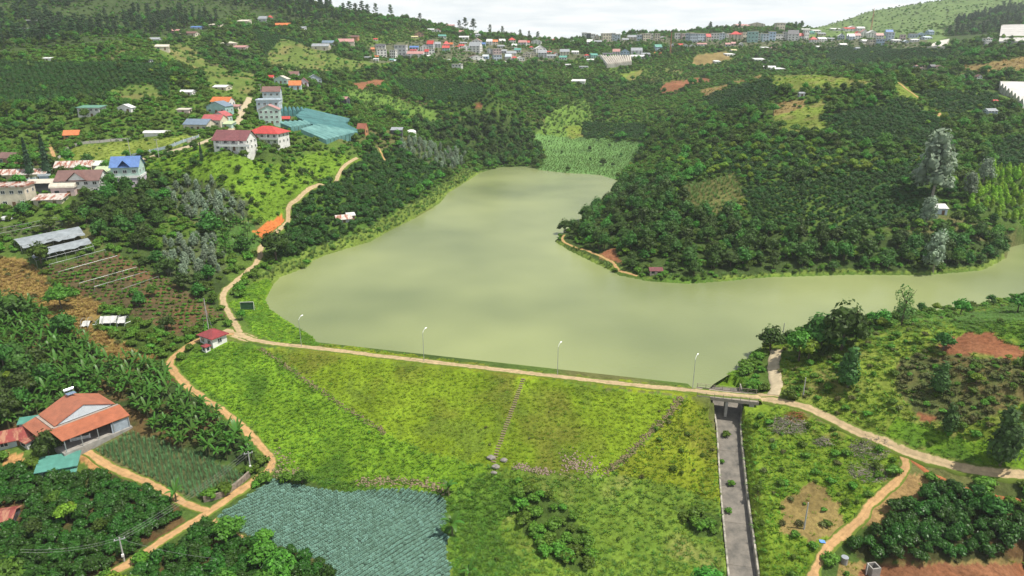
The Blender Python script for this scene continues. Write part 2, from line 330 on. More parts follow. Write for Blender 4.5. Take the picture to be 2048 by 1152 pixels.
# ------------------------------------------------------------------ land cover: what grows where (outlines traced in photo pixels, later ones lie over earlier)
COVER = [
 ('bush', [(-60,560),(100,560),(330,560),(450,610),(420,680),(350,730),(200,740),(-60,720)]),
 ('banana', [(-60,600),(200,700),(330,740),(420,815),(520,935),(400,912),(262,862),(180,880),(-60,900)]),
 ('dgrass', [(345,735),(520,688),(1365,793),(1412,800),(1450,1190),(880,1200),(700,985),(560,948)]),
 ('farmount', [(1600,56),(1740,0),(2060,-40),(2060,25),(1900,60),(1870,92),(1610,84)]),
 ('pine', [(-60,-60),(620,-60),(660,20),(700,50),(560,45),(480,20),(400,70),(330,80),(300,75),(150,90),(-60,115)]),
 ('pine', [(1880,55),(2060,5),(2060,50),(1960,70),(1900,85)]),
 ('coffee', [(-60,122),(330,130),(340,190),(260,200),(-60,212)]),
 ('coffee', [(500,60),(560,70),(640,95),(600,130),(530,110)]),
 ('grassy', [(560,75),(700,120),(800,125),(720,140),(600,150),(520,130)]),
 ('grassy', [(220,180),(300,165),(330,200),(300,230),(230,215)]),
 ('grassy', [(300,85),(380,90),(420,130),(520,150),(500,200),(430,195),(400,150),(330,120)]),
 ('mix2', [(-60,212),(260,200),(380,190),(420,220),(380,250),(110,285),(-60,330)]),
 ('grass', [(110,320),(150,293),(260,282),(395,268),(400,280),(262,312),(215,325),(120,330)]),
 ('brightbush', [(262,333),(400,292),(470,310),(560,330),(640,300),(720,318),(620,378),(570,410),(560,440),(500,440),(470,420),(380,345),(280,365)]),
 ('bush', [(270,335),(380,345),(470,420),(420,440),(330,370),(280,390)]),
 ('darktree', [(150,390),(280,340),(330,370),(340,430),(300,470),(320,540),(430,520),(460,560),(440,620),(330,560),(230,500),(150,440)]),
 ('silver', [(330,375),(420,360),(500,400),(490,440),(420,455),(340,420)]),
 ('bananafar', [(420,450),(510,440),(525,490),(470,520),(400,490)]),
 ('silver', [(330,480),(430,480),(450,540),(370,575),(320,540)]),
 ('orchard', [(530,505),(575,450),(600,400),(720,318),(760,300),(850,300),(900,340),(790,430),(690,470),(600,530)]),
 ('reed', [(545,535),(620,497),(700,470),(780,432),(860,385),(925,340),(965,345),(890,395),(810,452),(700,502),(620,540),(560,562),(535,605),(500,560)]),
 ('silver', [(800,275),(940,318),(905,345),(850,325),(800,300)]),
 ('darktree', [(820,250),(1000,225),(1080,285),(1092,318),(1000,332),(945,322)]),
 ('marsh', [(1060,268),(1130,268),(1285,285),(1268,320),(1225,358),(1130,346),(1070,338),(1095,312)]),
 ('marshbush', [(1095,228),(1140,205),(1172,200),(1185,235),(1165,275),(1070,268)]),
 ('marshbush', [(690,170),(760,185),(880,225),(870,242),(780,228),(700,203)]),
 ('ygrass', [(1130,250),(1165,248),(1165,275),(1140,275)]),
 ('coffee', [(1165,242),(1290,250),(1300,278),(1165,275)]),
 ('coffee', [(790,155),(960,170),(1000,215),(900,215),(800,190)]),
 ('coffee', [(1400,195),(1520,160),(1560,165),(1530,220),(1420,225)]),
 ('dry', [(1400,180),(1520,150),(1545,152),(1460,172),(1410,195)]),
 ('ygrass', [(1545,150),(1620,148),(1740,160),(1735,172),(1600,178),(1540,172)]),
 ('dry', [(1545,205),(1610,198),(1610,225),(1548,232)]),
 ('ygrass', [(1550,232),(1645,200),(1648,258),(1575,266),(1550,250)]),
 ('ygrass', [(1775,160),(1790,158),(1842,196),(1805,197)]),
 ('ygrass', [(1690,258),(1730,250),(1732,268),(1690,270)]),
 ('ygrass', [(1240,145),(1290,140),(1280,160),(1250,160)]),
 ('dry', [(1390,110),(1450,100),(1460,118),(1380,135)]),
 ('coffee', [(1640,235),(1810,198),(1870,240),(1900,300),(1700,285)]),
 ('coffee', [(1840,180),(1990,190),(2010,215),(1900,240),(1850,215)]),
 ('coffee', [(1980,280),(2060,270),(2060,350),(1990,345)]),
 ('dry', [(1915,133),(2060,112),(2060,140),(1950,143)]),
 ('red', [(1318,180),(1335,162),(1375,158),(1410,154),(1422,160),(1380,168),(1350,182),(1325,186)]),
 ('red', [(700,165),(770,158),(775,170),(725,180)]), ('red', [(952,205),(965,205),(962,220),(950,218)]),
 ('coffee', [(1640,90),(1900,100),(1900,125),(1660,130)]),
 ('darktree', [(1100,485),(1170,420),(1235,360),(1330,370),(1440,400),(1480,460),(1700,470),(1900,470),(2025,490),(1960,545),(1400,572),(1200,535)]),
 ('orchard2', [(1400,300),(1560,290),(1700,310),(1860,310),(1840,350),(1560,365),(1400,360)]),
 ('coffee', [(1480,372),(1560,365),(1840,335),(1870,440),(1700,468),(1500,455)]),
 ('maize', [(1365,372),(1470,345),(1490,410),(1420,430),(1370,410)]),
 ('lime', [(1925,365),(1980,340),(2060,355),(2060,470),(1990,440),(1930,420)]),
 ('reed', [(1116,474),(1140,492),(1200,520),(1245,540),(1300,552),(1380,556),(1460,551),(1540,544),(1700,539),(1850,540),(1955,530),(2005,505),(2012,520),(1960,548),(1700,556),(1400,572),(1200,538),(1108,488)]),
 ('shorebush', [(1300,548),(1380,552),(1430,552),(1430,570),(1300,568)]),
 ('shorebush', [(1120,488),(1200,532),(1240,548),(1300,560),(1380,564),(1460,558),(1540,550),(1700,545),(1850,546),(1960,536),(1950,552),(1700,556),(1400,575),(1200,542),(1105,488)]),
 ('red', [(1195,505),(1225,498),(1240,525),(1205,515)]),
 ('dryshade', [(-60,505),(50,518),(95,560),(110,600),(175,585),(215,612),(180,650),(270,700),(318,712),(300,728),(240,722),(180,690),(110,640),(40,600),(-60,590)]),
 ('veg', [(-60,455),(120,440),(130,455),(-60,490)]),
 ('rows', [(85,535),(215,500),(330,555),(450,630),(360,672),(290,640),(215,612),(120,570)]),
 ('orange', [(508,462),(560,430),(568,450),(523,478)]),
 ('banana', [(-60,600),(60,615),(110,642),(180,690),(240,722),(325,742),(400,800),(480,865),(520,935),(490,925),(420,905),(330,850),(262,800),(200,770),(130,745),(-60,720)]),
 ('darktree', [(-60,690),(90,720),(140,760),(60,790),(40,840),(-60,850)]),
 ('leek', [(178,892),(262,862),(420,918),(498,958),(410,1002),(250,950)]),
 ('coffeenear', [(-60,925),(150,955),(210,940),(360,1012),(372,1040),(250,1120),(205,1160),(-60,1180)]),
 ('coffeenear', [(260,1152),(405,1050),(440,1052),(470,1075),(560,1100),(640,1125),(740,1180),(260,1180)]),
 ('cabbage', [(432,1032),(545,957),(590,968),(640,977),(690,984),(740,979),(800,975),(850,982),(884,994),(902,1010),(893,1026),(890,1048),(878,1058),(893,1072),(905,1092),(892,1106),(898,1122),(911,1138),(908,1190),(700,1190),(640,1118),(560,1092),(480,1062)]),
 ('ydam', [(600,684),(640,684),(1050,742),(1400,776),(1400,792),(1050,756),(600,700)]),
 ('damgrass', [(520,690),(640,700),(1050,755),(1365,795),(1295,870),(1215,948),(1060,942),(980,932),(850,905),(770,865)]),
 ('brightgrass', [(345,735),(400,690),(450,680),(520,690),(770,865),(850,907),(985,938),(1000,975),(890,985),(700,965),(560,945),(545,900),(440,800)]),
 ('brightgrass', [(480,625),(540,615),(640,680),(635,692),(520,675),(490,640)]),
 ('brightgrass', [(460,610),(500,560),(540,560),(540,620),(480,625)]),
 ('meadow', [(890,985),(985,938),(1215,948),(1330,940),(1445,1000),(1455,1200),(900,1200)]),
 ('bush', [(1020,985),(1080,975),(1140,1020),(1180,1090),(1190,1140),(1130,1140),(1080,1100),(1030,1040)]),
 ('bush', [(1345,1010),(1380,1020),(1440,1030),(1445,1080),(1390,1070)]),
 ('dgrass', [(890,985),(960,945),(1040,960),(1030,1000),(1000,1060),(1040,1130),(1000,1190),(905,1190)]),
 ('ydam', [(1370,795),(1412,805),(1440,900),(1450,1010),(1380,980),(1300,960),(1225,945),(1300,870)]),
 ('rightgrass', [(1482,805),(1550,802),(1700,868),(1805,910),(1745,1000),(1640,1120),(1600,1200),(1510,1200),(1490,950)]),
 ('redscrub', [(1560,1000),(1630,960),(1680,1010),(1690,1060),(1620,1080),(1560,1060)]),
 ('scrub', [(1550,780),(1560,700),(1500,705),(1500,680),(1600,640),(1760,620),(1900,600),(2060,580),(2060,945),(1950,935),(1800,892),(1640,822)]),
 ('brightgrass', [(1800,830),(1900,870),(2060,900),(2060,940),(1940,930),(1760,872)]),
 ('brightgrass', [(1410,775),(1440,745),(1480,735),(1500,760),(1490,785)]),
 ('dgrass', [(1900,640),(2060,600),(2060,690),(1980,665),(1920,660)]),
 ('shorewood', [(1560,705),(1590,640),(1700,640),(1760,612),(1900,592),(2060,570),(2060,592),(1900,618),(1800,645),(1730,672),(1650,715)]),
 ('scrubbrown', [(1800,715),(1900,705),(2060,735),(2060,800),(1930,850),(1830,830),(1790,770)]),
 ('red', [(1872,690),(1925,664),(1978,664),(2044,700),(2030,724),(1950,710),(1890,706)]),
 ('red', [(1830,820),(1875,830),(1870,845),(1840,842)]),
 ('dirt', [(1740,1000),(1800,940),(1860,960),(1840,1000),(1760,1050),(1730,1050)]),
 ('coffeenear', [(1700,1100),(1760,1042),(1830,1000),(1880,972),(2000,1008),(2060,1050),(2060,1130),(1900,1124),(1720,1118)]),
 ('redscrub', [(1655,1200),(1685,1122),(1760,1124),(2060,1118),(2060,1200)]),
 ('red', [(1690,1200),(1730,1128),(1900,1126),(2060,1128),(2060,1200)]),
 ('yard', [(130,905),(160,890),(210,915),(240,945),(200,945)]), ('yard', [(0,908),(45,905),(50,925),(5,930)]),
 ('town', [(730,92),(870,75),(960,80),(1060,95),(1140,100),(1200,115),(1060,125),(960,128),(860,120),(740,125)]),
 ('town', [(1160,68),(1320,72),(1650,75),(1850,75),(1860,95),(1700,95),(1400,90),(1180,90)]),
]
MW, MH = 1090, 660                                          # cover map, half photo resolution with a margin of 30 photo pixels
cmap = np.zeros((MH, MW), np.int16); CN = ['mix']
qx, qy = np.meshgrid(np.arange(MW) * 2 - 60.0, np.arange(MH) * 2 - 60.0)
jx = qx + (vnoise(qx, qy, 14, 21) - .5) * 14 * np.clip(.35 + qy / 900, .35, 1); jy = qy + (vnoise(qx, qy, 14, 22) - .5) * 9 * np.clip(.25 + qy / 900, .25, 1)
for nm, pl in COVER:
    if nm not in CN: CN.append(nm)
    xs = [p[0] for p in pl]; ys = [p[1] for p in pl]
    m = (qx > min(xs) - 16) & (qx < max(xs) + 16) & (qy > min(ys) - 16) & (qy < max(ys) + 16)
    if nm == 'cabbage': sdv = sdist(pl, qx[m], qy[m])
    else: sdv = sdist(pl, jx[m], jy[m])
    mm = np.zeros_like(m); mm[m] = sdv < 0; cmap[mm] = CN.index(nm)
def cover(x, y, z=None):
    if z is None: z = Hq(x, y)
    px, py = proj(x, y, z)
    i = np.clip((px + 60) / 2, 0, MW - 1).astype(int); j = np.clip((py + 60) / 2, 0, MH - 1).astype(int)
    return cmap[j, i]
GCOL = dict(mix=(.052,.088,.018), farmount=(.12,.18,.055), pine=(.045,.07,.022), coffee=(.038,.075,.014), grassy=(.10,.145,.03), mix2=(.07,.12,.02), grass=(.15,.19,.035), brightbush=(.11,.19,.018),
  bush=(.05,.085,.016), darktree=(.04,.065,.016), silver=(.06,.08,.03), bananafar=(.06,.12,.025), orchard=(.05,.10,.014), reed=(.12,.17,.03), marsh=(.10,.19,.055), marshbush=(.10,.17,.03),
  ygrass=(.14,.19,.03), dry=(.20,.15,.06), orchard2=(.06,.10,.018), maize=(.11,.11,.035), lime=(.06,.10,.02), shorebush=(.07,.13,.02), red=(.21,.095,.048), orange=(.44,.135,.04), dryshade=(.20,.14,.045), veg=(.06,.075,.03),
  rows=(.075,.058,.028), banana=(.032,.055,.015), leek=(.10,.10,.04), coffeenear=(.045,.05,.016), cabbage=(.04,.07,.05), damgrass=(.135,.200,.013), brightgrass=(.12,.215,.015), meadow=(.11,.175,.022),
  dgrass=(.085,.16,.018), ydam=(.16,.20,.015), rightgrass=(.125,.19,.018), redscrub=(.20,.15,.055), scrub=(.145,.20,.025), scrubbrown=(.085,.10,.03), dirt=(.22,.145,.06), yard=(.36,.20,.08), town=(.10,.11,.06), shorewood=(.09,.15,.02))
gc = np.array([GCOL[n] for n in CN])
ci = cover(GX.ravel(), GY.ravel(), GH.ravel())
vc = gc[ci]
k1 = vnoise(GX.ravel(), GY.ravel(), 9, 7); k2 = vnoise(GX.ravel(), GY.ravel(), 2.2, 8); k3 = vnoise(GX.ravel(), GY.ravel(), 30, 9)
vc = vc * (.72 + .35 * k1 + .30 * k2 + .12 * k3)[:, None]
# worn, drier patches on the dam face and meadow
def patch(names, src, lo, hi, col, strength):
    global vc
    m = np.isin(ci, [CN.index(n) for n in names if n in CN]); w = np.clip((src - lo) / (hi - lo), 0, 1) * m * strength
    vc = vc * (1 - w[:, None]) + np.array(col) * w[:, None]
n12 = vnoise(GX.ravel(), GY.ravel(), 12, 12) * .6 + vnoise(GX.ravel(), GY.ravel(), 4, 13) * .4
n7 = vnoise(GX.ravel(), GY.ravel(), 7, 14) * .6 + vnoise(GX.ravel(), GY.ravel(), 2, 15) * .4
patch(['damgrass', 'ydam'], n12, .50, .70, (.125,.115,.025), .6)
patch(['damgrass', 'ydam', 'rightgrass'], n7, .60, .72, (.10,.15,.02), .7)
patch(['brightgrass', 'dgrass'], n12, .55, .75, (.055,.12,.015), .8)
patch(['meadow'], n12, .50, .70, (.24,.22,.075), .7); patch(['meadow'], n7, .55, .75, (.09,.16,.02), .8)
patch(['scrub', 'grassy', 'ygrass'], n12, .5, .7, (.20,.165,.065), .7)
patch(['scrubbrown', 'rightgrass'], n7, .58, .72, (.18,.11,.05), .45)
patch(['red'], n7, .5, .75, (.22,.085,.04), .7); patch(['banana', 'coffeenear', 'rows'], n7, .5, .7, (.15,.075,.035), .6)
n45 = vnoise(GX.ravel(), GY.ravel(), 42, 51) * .7 + vnoise(GX.ravel(), GY.ravel(), 14, 52) * .3
patch(['mix', 'mix2', 'coffee', 'orchard2', 'grassy'], n45, .54, .66, (.088,.145,.024), .8); patch(['mix'], vnoise(GX.ravel(), GY.ravel(), 33, 54), .72, .82, (.15,.125,.055), .6)
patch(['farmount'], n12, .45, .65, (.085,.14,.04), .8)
# ------------------------------------------------------------------ ground sheet
gm, t, b = shader('ground')
at = nd(t, 'ShaderNodeAttribute', attribute_name='soil')
tc = nd(t, 'ShaderNodeTexCoord')
n1 = nd(t, 'ShaderNodeTexNoise', i_Scale=1.1, i_Detail=6, i_Roughness=.7); t.links.new(tc.outputs['Object'], n1.inputs['Vector'])
n2 = nd(t, 'ShaderNodeTexNoise', i_Scale=.12, i_Detail=5, i_Roughness=.6); t.links.new(tc.outputs['Object'], n2.inputs['Vector'])
mr = nd(t, 'ShaderNodeMapRange'); mr.inputs['From Min'].default_value = .3; mr.inputs['From Max'].default_value = .7; mr.inputs['To Min'].default_value = .55; mr.inputs['To Max'].default_value = 1.35
t.links.new(n1.outputs['Fac'], mr.inputs['Value'])
mr2 = nd(t, 'ShaderNodeMapRange'); mr2.inputs['From Min'].default_value = .3; mr2.inputs['From Max'].default_value = .7; mr2.inputs['To Min'].default_value = .8; mr2.inputs['To Max'].default_value = 1.2
t.links.new(n2.outputs['Fac'], mr2.inputs['Value'])
mm_ = nd(t, 'ShaderNodeMath', operation='MULTIPLY'); t.links.new(mr.outputs[0], mm_.inputs[0]); t.links.new(mr2.outputs[0], mm_.inputs[1])
vm = nd(t, 'ShaderNodeVectorMath', operation='SCALE'); t.links.new(at.outputs['Color'], vm.inputs[0]); t.links.new(mm_.outputs[0], vm.inputs['Scale'])
t.links.new(vm.outputs[0], b.inputs['Base Color']); b.inputs['Roughness'].default_value = .95; b.inputs['Specular IOR Level'].default_value = .1
bp = nd(t, 'ShaderNodeBump', i_Strength=.8, i_Distance=.35); t.links.new(n1.outputs['Fac'], bp.inputs['Height']); t.links.new(bp.outputs[0], b.inputs['Normal'])
ii = np.arange(NR * NA).reshape(NR, NA)
fq = np.stack([ii[:-1, :-1], ii[:-1, 1:], ii[1:, 1:], ii[1:, :-1]], -1).reshape(-1, 4)
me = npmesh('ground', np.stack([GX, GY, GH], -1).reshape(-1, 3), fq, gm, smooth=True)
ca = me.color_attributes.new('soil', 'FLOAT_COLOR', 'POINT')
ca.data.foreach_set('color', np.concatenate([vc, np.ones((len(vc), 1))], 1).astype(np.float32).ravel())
go = link(bpy.data.objects.new('ground', me)); tag(go, 'green valley ground of grassy slopes, farmland and red soil', 'ground', kind='structure')
# ------------------------------------------------------------------ lake
wm, t, b = shader('lake_water')
tc = nd(t, 'ShaderNodeTexCoord')
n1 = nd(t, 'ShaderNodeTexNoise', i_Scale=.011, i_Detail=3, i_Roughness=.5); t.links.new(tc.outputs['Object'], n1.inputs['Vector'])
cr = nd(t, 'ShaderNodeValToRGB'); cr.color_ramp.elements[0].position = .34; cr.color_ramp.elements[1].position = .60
cr.color_ramp.elements[0].color = (.140, .172, .074, 1); cr.color_ramp.elements[1].color = (.250, .284, .120, 1)  # broad darker patches: cloud reflections painted into the water colour
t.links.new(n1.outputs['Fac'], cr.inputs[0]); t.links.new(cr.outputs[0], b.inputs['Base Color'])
b.inputs['Roughness'].default_value = .22; b.inputs['IOR'].default_value = 1.33; b.inputs['Specular IOR Level'].default_value = .5
mp = nd(t, 'ShaderNodeMapping'); mp.inputs['Scale'].default_value = (.35, .9, 1); t.links.new(tc.outputs['Object'], mp.inputs[0])
n3 = nd(t, 'ShaderNodeTexNoise', i_Scale=1.6, i_Detail=3); t.links.new(mp.outputs[0], n3.inputs['Vector'])
bp = nd(t, 'ShaderNodeBump', i_Strength=.5, i_Distance=.16); t.links.new(n3.outputs['Fac'], bp.inputs['Height']); t.links.new(bp.outputs[0], b.inputs['Normal'])
nb = len(lake); outl = []
for i in range(nb):                                         # push the sheet's edge a little into the banks
    e = lake[(i + 1) % nb] - lake[i - 1]; n_ = np.array([e[1], -e[0]]) / (np.linalg.norm(e) + 1e-9)
    q = lake[i] + n_ * .9
    if sdist(lake, np.array([q[0]]), np.array([q[1]]))[0] < 0: q = lake[i] - n_ * .9
    outl.append((q[0], q[1], 0))
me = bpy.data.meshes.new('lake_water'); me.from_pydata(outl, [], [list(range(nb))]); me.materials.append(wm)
import bmesh
bm_ = bmesh.new(); bm_.from_mesh(me); bmesh.ops.triangulate(bm_, faces=bm_.faces[:]); bmesh.ops.recalc_face_normals(bm_, faces=bm_.faces[:])
for f_ in bm_.faces:
    if f_.normal.z < 0: f_.normal_flip()
bm_.to_mesh(me); bm_.free()
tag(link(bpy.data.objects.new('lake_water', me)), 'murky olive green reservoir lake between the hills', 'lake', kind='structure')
# ------------------------------------------------------------------ roads and paths
def sand(name, c, d=None):
    m = M(name, c, .95, .3, .9, .5, dark=d, spec=.1); t = m.node_tree; b = t.nodes['Principled BSDF']; src = b.inputs['Base Color'].links[0].from_socket
    at = nd(t, 'ShaderNodeAttribute', attribute_name='across'); tc = nd(t, 'ShaderNodeTexCoord'); n = nd(t, 'ShaderNodeTexNoise', i_Scale=.8, i_Detail=5, i_Roughness=.7); t.links.new(tc.outputs['Object'], n.inputs['Vector'])
    ab = nd(t, 'ShaderNodeMath', operation='ABSOLUTE'); t.links.new(at.outputs['Fac'], ab.inputs[0])
    def band(lo, hi, off, k):                                # grassy verge and faint middle strip between the wheel tracks
        ad = nd(t, 'ShaderNodeMath', operation='MULTIPLY_ADD'); t.links.new(n.outputs['Fac'], ad.inputs[0]); ad.inputs[1].default_value = k; t.links.new(ab.outputs[0], ad.inputs[2])
        mr_ = nd(t, 'ShaderNodeMapRange', interpolation_type='SMOOTHSTEP'); mr_.inputs['From Min'].default_value = lo; mr_.inputs['From Max'].default_value = hi; mr_.inputs['To Max'].default_value = off; t.links.new(ad.outputs[0], mr_.inputs['Value']); return mr_.outputs[0]
    x = nd(t, 'ShaderNodeMix', data_type='RGBA'); t.links.new(band(1.0, 1.28, 1, .9), x.inputs[0]); t.links.new(src, x.inputs[6]); x.inputs[7].default_value = (.11, .155, .025, 1)
    y = nd(t, 'ShaderNodeMix', data_type='RGBA'); t.links.new(band(.62, .36, .55, .9), y.inputs[0]); t.links.new(x.outputs[2], y.inputs[6]); y.inputs[7].default_value = (c[0] * .55, c[1] * .62, c[2] * .6, 1)
    t.links.new(y.outputs[2], b.inputs['Base Color']); return m
m_road = sand('pale_road', (.41, .31, .18)); m_track = sand('orange_track', (.43, .265, .125)); m_conc = M('road_concrete', (.42, .35, .23), .9, .25, .8, .3)
ROADS = []
def dense(P, step):
    P = [np.array(p, float) for p in P]; out = []
    n = len(P)
    for i in range(n - 1):                                  # Catmull-Rom
        p0, p1, p2, p3 = P[max(i - 1, 0)], P[i], P[i + 1], P[min(i + 2, n - 1)]
        m = max(2, int(np.linalg.norm((p2 - p1)[:2]) / step))
        for k in range(m):
            t_ = k / m; out.append(.5 * (2 * p1 + (p2 - p0) * t_ + (2 * p0 - 5 * p1 + 4 * p2 - p3) * t_ ** 2 + (3 * p1 - p0 - 3 * p2 + p3) * t_ ** 3))
    return np.array(out + [P[-1]])
def road(name, pix, width, mat, label, lift=.07, wob=.25, cat='road'):
    W_ = [ground(a, b) if name != 'dam_road' or not 500 < a < 1560 else Vector((*U(a, b, CREST + .1), CREST)) for a, b in pix]; P = dense([(p.x, p.y) for p in W_], .8)
    T = np.gradient(P, axis=0); T /= np.linalg.norm(T, axis=1)[:, None] + 1e-9; N_ = np.stack([T[:, 1], -T[:, 0]], 1)
    s_ = np.cumsum(np.r_[0, np.linalg.norm(np.diff(P, axis=0), axis=1)])
    wl = width / 2 + (vnoise(s_, s_ * 0, 2.5, 31) + .6 * vnoise(s_, s_ * 0, .9, 33) - .8) * wob * 2; wr = width / 2 + (vnoise(s_, s_ * 0, 2.5, 32) + .6 * vnoise(s_, s_ * 0, .9, 34) - .8) * wob * 2
    off = [-wl - .25, -wl, -wl / 2, wl * 0, wr / 2, wr, wr + .25]; lf = [-.35, lift, lift + .02, lift + .03, lift + .02, lift, -.35]
    rows = []
    zc = Hq(P[:, 0], P[:, 1])
    br = (np.hypot(P[:, 0] - chan[1][0], P[:, 1] - chan[1][1]) < 9) if name == 'dam_road' else np.zeros(len(P), bool)
    for o_, l_ in zip(off, lf):
        q = P + N_ * o_[:, None]; z = np.maximum(Hq(q[:, 0], q[:, 1]), zc - .25 if l_ > 0 else -99) + l_; z = np.where(br, CREST + .1 + min(l_, 0) * .6, z); rows.append(np.stack([q[:, 0], q[:, 1], z], 1))
    V = np.stack(rows, 1); n = len(P); k = len(off); idx = np.arange(n * k).reshape(n, k)
    fc = np.stack([idx[:-1, :-1], idx[:-1, 1:], idx[1:, 1:], idx[1:, :-1]], -1).reshape(-1, 4)
    me_ = npmesh(name, V.reshape(-1, 3), fc, mat, smooth=True); me_.attributes.new('across', 'FLOAT', 'POINT').data.foreach_set('value', np.tile(np.array([-1.15, -1, -.5, 0, .5, 1, 1.15], np.float32), n))
    o = link(bpy.data.objects.new(name, me_))
    ROADS.append((P, width)); return tag(o, label, cat, kind='structure')
road('dam_road', [(482,672),(530,684),(640,697),(850,722),(1050,745),(1250,768),(1380,780),(1420,785),(1500,793),(1545,797),(1640,829),(1720,868),(1800,902),(1880,926),(1960,944),(2048,952),(2120,956)], 2.6, m_road, 'pale straight road along the dam crest', .09)
road('lakeside_road', [(480,665),(462,635),(447,605),(452,580),(490,550),(518,518),(522,495),(545,472),(575,445),(578,415),(600,395),(640,370),(680,345),(715,316)], 2.5, m_road, 'pale dirt road climbing along the lake\'s far left bank')
road('junction_apron', [(445,662),(470,668),(505,680)], 5, m_road, 'wide pale dirt apron where the roads meet by the pump house', .05, .4)
road('lower_road', [(468,668),(420,672),(375,693),(340,725),(362,760),(400,792),(440,818),(480,850),(515,885),(540,915),(538,938),(505,965),(460,995),(425,1020),(395,1038),(350,1065),(300,1098),(255,1128),(200,1160),(150,1190)], 2.4, m_track, 'orange dirt track winding down below the dam')
road('farm_track', [(420,1022),(380,1012),(345,992),(300,968),(255,948),(215,930),(175,905),(150,893)], 2.2, m_track, 'orange dirt lane leading to the orange roofed farmhouse')
road('field_track', [(428,1040),(450,1052),(475,1072),(500,1085)], 1.5, m_track, 'short orange path beside the cabbage field')
road('hill_road', [(1548,790),(1552,765),(1546,735),(1550,712),(1556,700)], 2.6, m_conc, 'pale concrete road leading up from the spillway bridge')
road('bridge_apron', [(1512,795),(1535,796),(1556,800)], 4.6, m_road, 'widened pale road junction right of the bridge', .05, .4)
road('right_track', [(1802,905),(1812,930),(1800,955),(1770,985),(1740,1010),(1725,1035),(1690,1065),(1655,1095),(1635,1130),(1615,1170)], 2.0, m_track, 'rutted orange dirt track through scrub near the spillway')
road('red_path', [(1815,915),(1850,940),(1900,965),(1960,985),(2048,1005)], .8, MATS.get('red_earth') or M('red_earth', (.36, .13, .05), .95, .3, .9, .4), 'narrow red earth path below the pale road')
road('village_road', [(255,328),(290,317),(330,306),(370,295),(400,287),(430,275),(462,260),(478,240),(484,222),(492,208),(500,195)], 3.2, m_conc, 'concrete village street climbing between the houses')
road('peninsula_path', [(1128,470),(1125,480),(1140,490),(1170,500),(1200,512),(1225,525),(1240,542),(1275,552)], 1.4, m_track, 'narrow earth path around the wooded point')
road('ridge_path', [(1795,165),(1815,180),(1838,196)], 2.0, m_track, 'pale path along the edge of the hilltop plantation')
road('ridge_path', [(1870,220),(1880,228),(1874,236)], 2.4, m_track, 'short pale dirt bend among the coffee rows')
road('hill_path', [(757,295),(765,310),(775,330)], 1.4, m_track, 'thin dirt path down through the terraces')
road('house_drive', [(98,290),(105,305),(110,322)], 2.0, m_track, 'pale dirt drive behind the two dark conifers')
def road_clear(x, y, pad=.8):
    ok = np.ones(x.shape, bool)
    for P, w in ROADS:
        bb = (x > P[:, 0].min() - 8) & (x < P[:, 0].max() + 8) & (y > P[:, 1].min() - 8) & (y < P[:, 1].max() + 8)
        if not bb.any(): continue
        q = P[::2]; xs, ys = x[bb], y[bb]; best = np.full(xs.shape, 1e9)
        for s0 in range(0, len(q), 64):
            best = np.minimum(best, np.hypot(xs[:, None] - q[None, s0:s0 + 64, 0], ys[:, None] - q[None, s0:s0 + 64, 1]).min(1))
        ok[bb] &= best > w / 2 + (pad[bb] if hasattr(pad, 'shape') and pad.shape else pad)
    return ok
FOOT = []                                                   # building footprints, kept free of plants
# ------------------------------------------------------------------ building kit
WALLC = dict(w=(.74, .73, .70), c=(.62, .56, .44), g=(.54, .55, .55), b=(.42, .54, .68), k=(.46, .53, .60), p=(.62, .48, .46), y=(.66, .58, .33), d=(.09, .095, .10), t=(.33, .52, .48), o=(.50, .24, .12), l=(.62, .54, .62), n=(.46, .62, .55), r=(.35, .22, .15), s=(.52, .60, .66))
ROOFC = dict(red=(.50, .055, .045), orange=(.58, .17, .045), brown=(.19, .10, .085), grey=(.30, .32, .34), white=(.78, .78, .76), blue=(.10, .20, .46), teal=(.10, .31, .25), pink=(.46, .24, .22), dark=(.09, .09, .10), yellow=(.58, .52, .28), cream=(.62, .57, .47), slate=(.17, .23, .30), pale=(.58, .66, .72), green=(.12, .28, .20), lime=(.50, .60, .36))
WNAME = dict(w='white', c='cream', g='grey', b='blue', k='blue-grey', p='pink', y='yellow', d='dark', t='teal', o='orange', l='lilac', n='mint green', r='brick', s='pale blue')
def wallm(k): return M('wall_' + k, WALLC[k], .85, .16, .5, .15, dark=tuple(c * .72 for c in WALLC[k]))
def roofm(k): return MR('roof_' + k, ROOFC[k], .5 if k not in ('white',) else .4)
m_glass = M('window_glass', (.035, .045, .055), .12, .2, 1, spec=.6); m_frame = M('window_frame', (.66, .66, .64), .6, .1, 2); m_wood = M('door_wood', (.16, .09, .05), .6, .3, 4)
m_steel = M('steel_tank', (.62, .64, .66), .3, .15, 2, metal=.7); m_conc2 = M('grey_concrete', (.30, .285, .26), .9, .3, 1.2, .3); m_white = M('white_paint', (.78, .78, .76), .5, .08, 1)
_w = MB(); _w.box(-.5, .5, -.04, .06, 0, 1); WIN_SOLID = {}
def unit(name, mat):
    if name not in WIN_SOLID: WIN_SOLID[name] = _w.mesh(name, mat)
    return WIN_SOLID[name]
_f = MB(); _f.box(-.5, -.42, -.06, .05, 0, 1); _f.box(.42, .5, -.06, .05, 0, 1); _f.box(-.42, .42, -.06, .05, .92, 1); _f.box(-.42, .42, -.06, .05, 0, .08); _f.box(-.03, .03, -.055, .05, .08, .92)
FRAME = _f.mesh('window_frame', m_frame); _p = MB(); _p.box(-.42, .42, -.03, .05, .08, .92); PANE = _p.mesh('window_pane', m_glass)
def part(nm, me, parent, loc, rz=0, sc=(1, 1, 1)):
    o = bpy.data.objects.new(nm, me); o.location = loc; o.rotation_euler = (0, 0, rz); o.scale = sc; return link(o, parent)
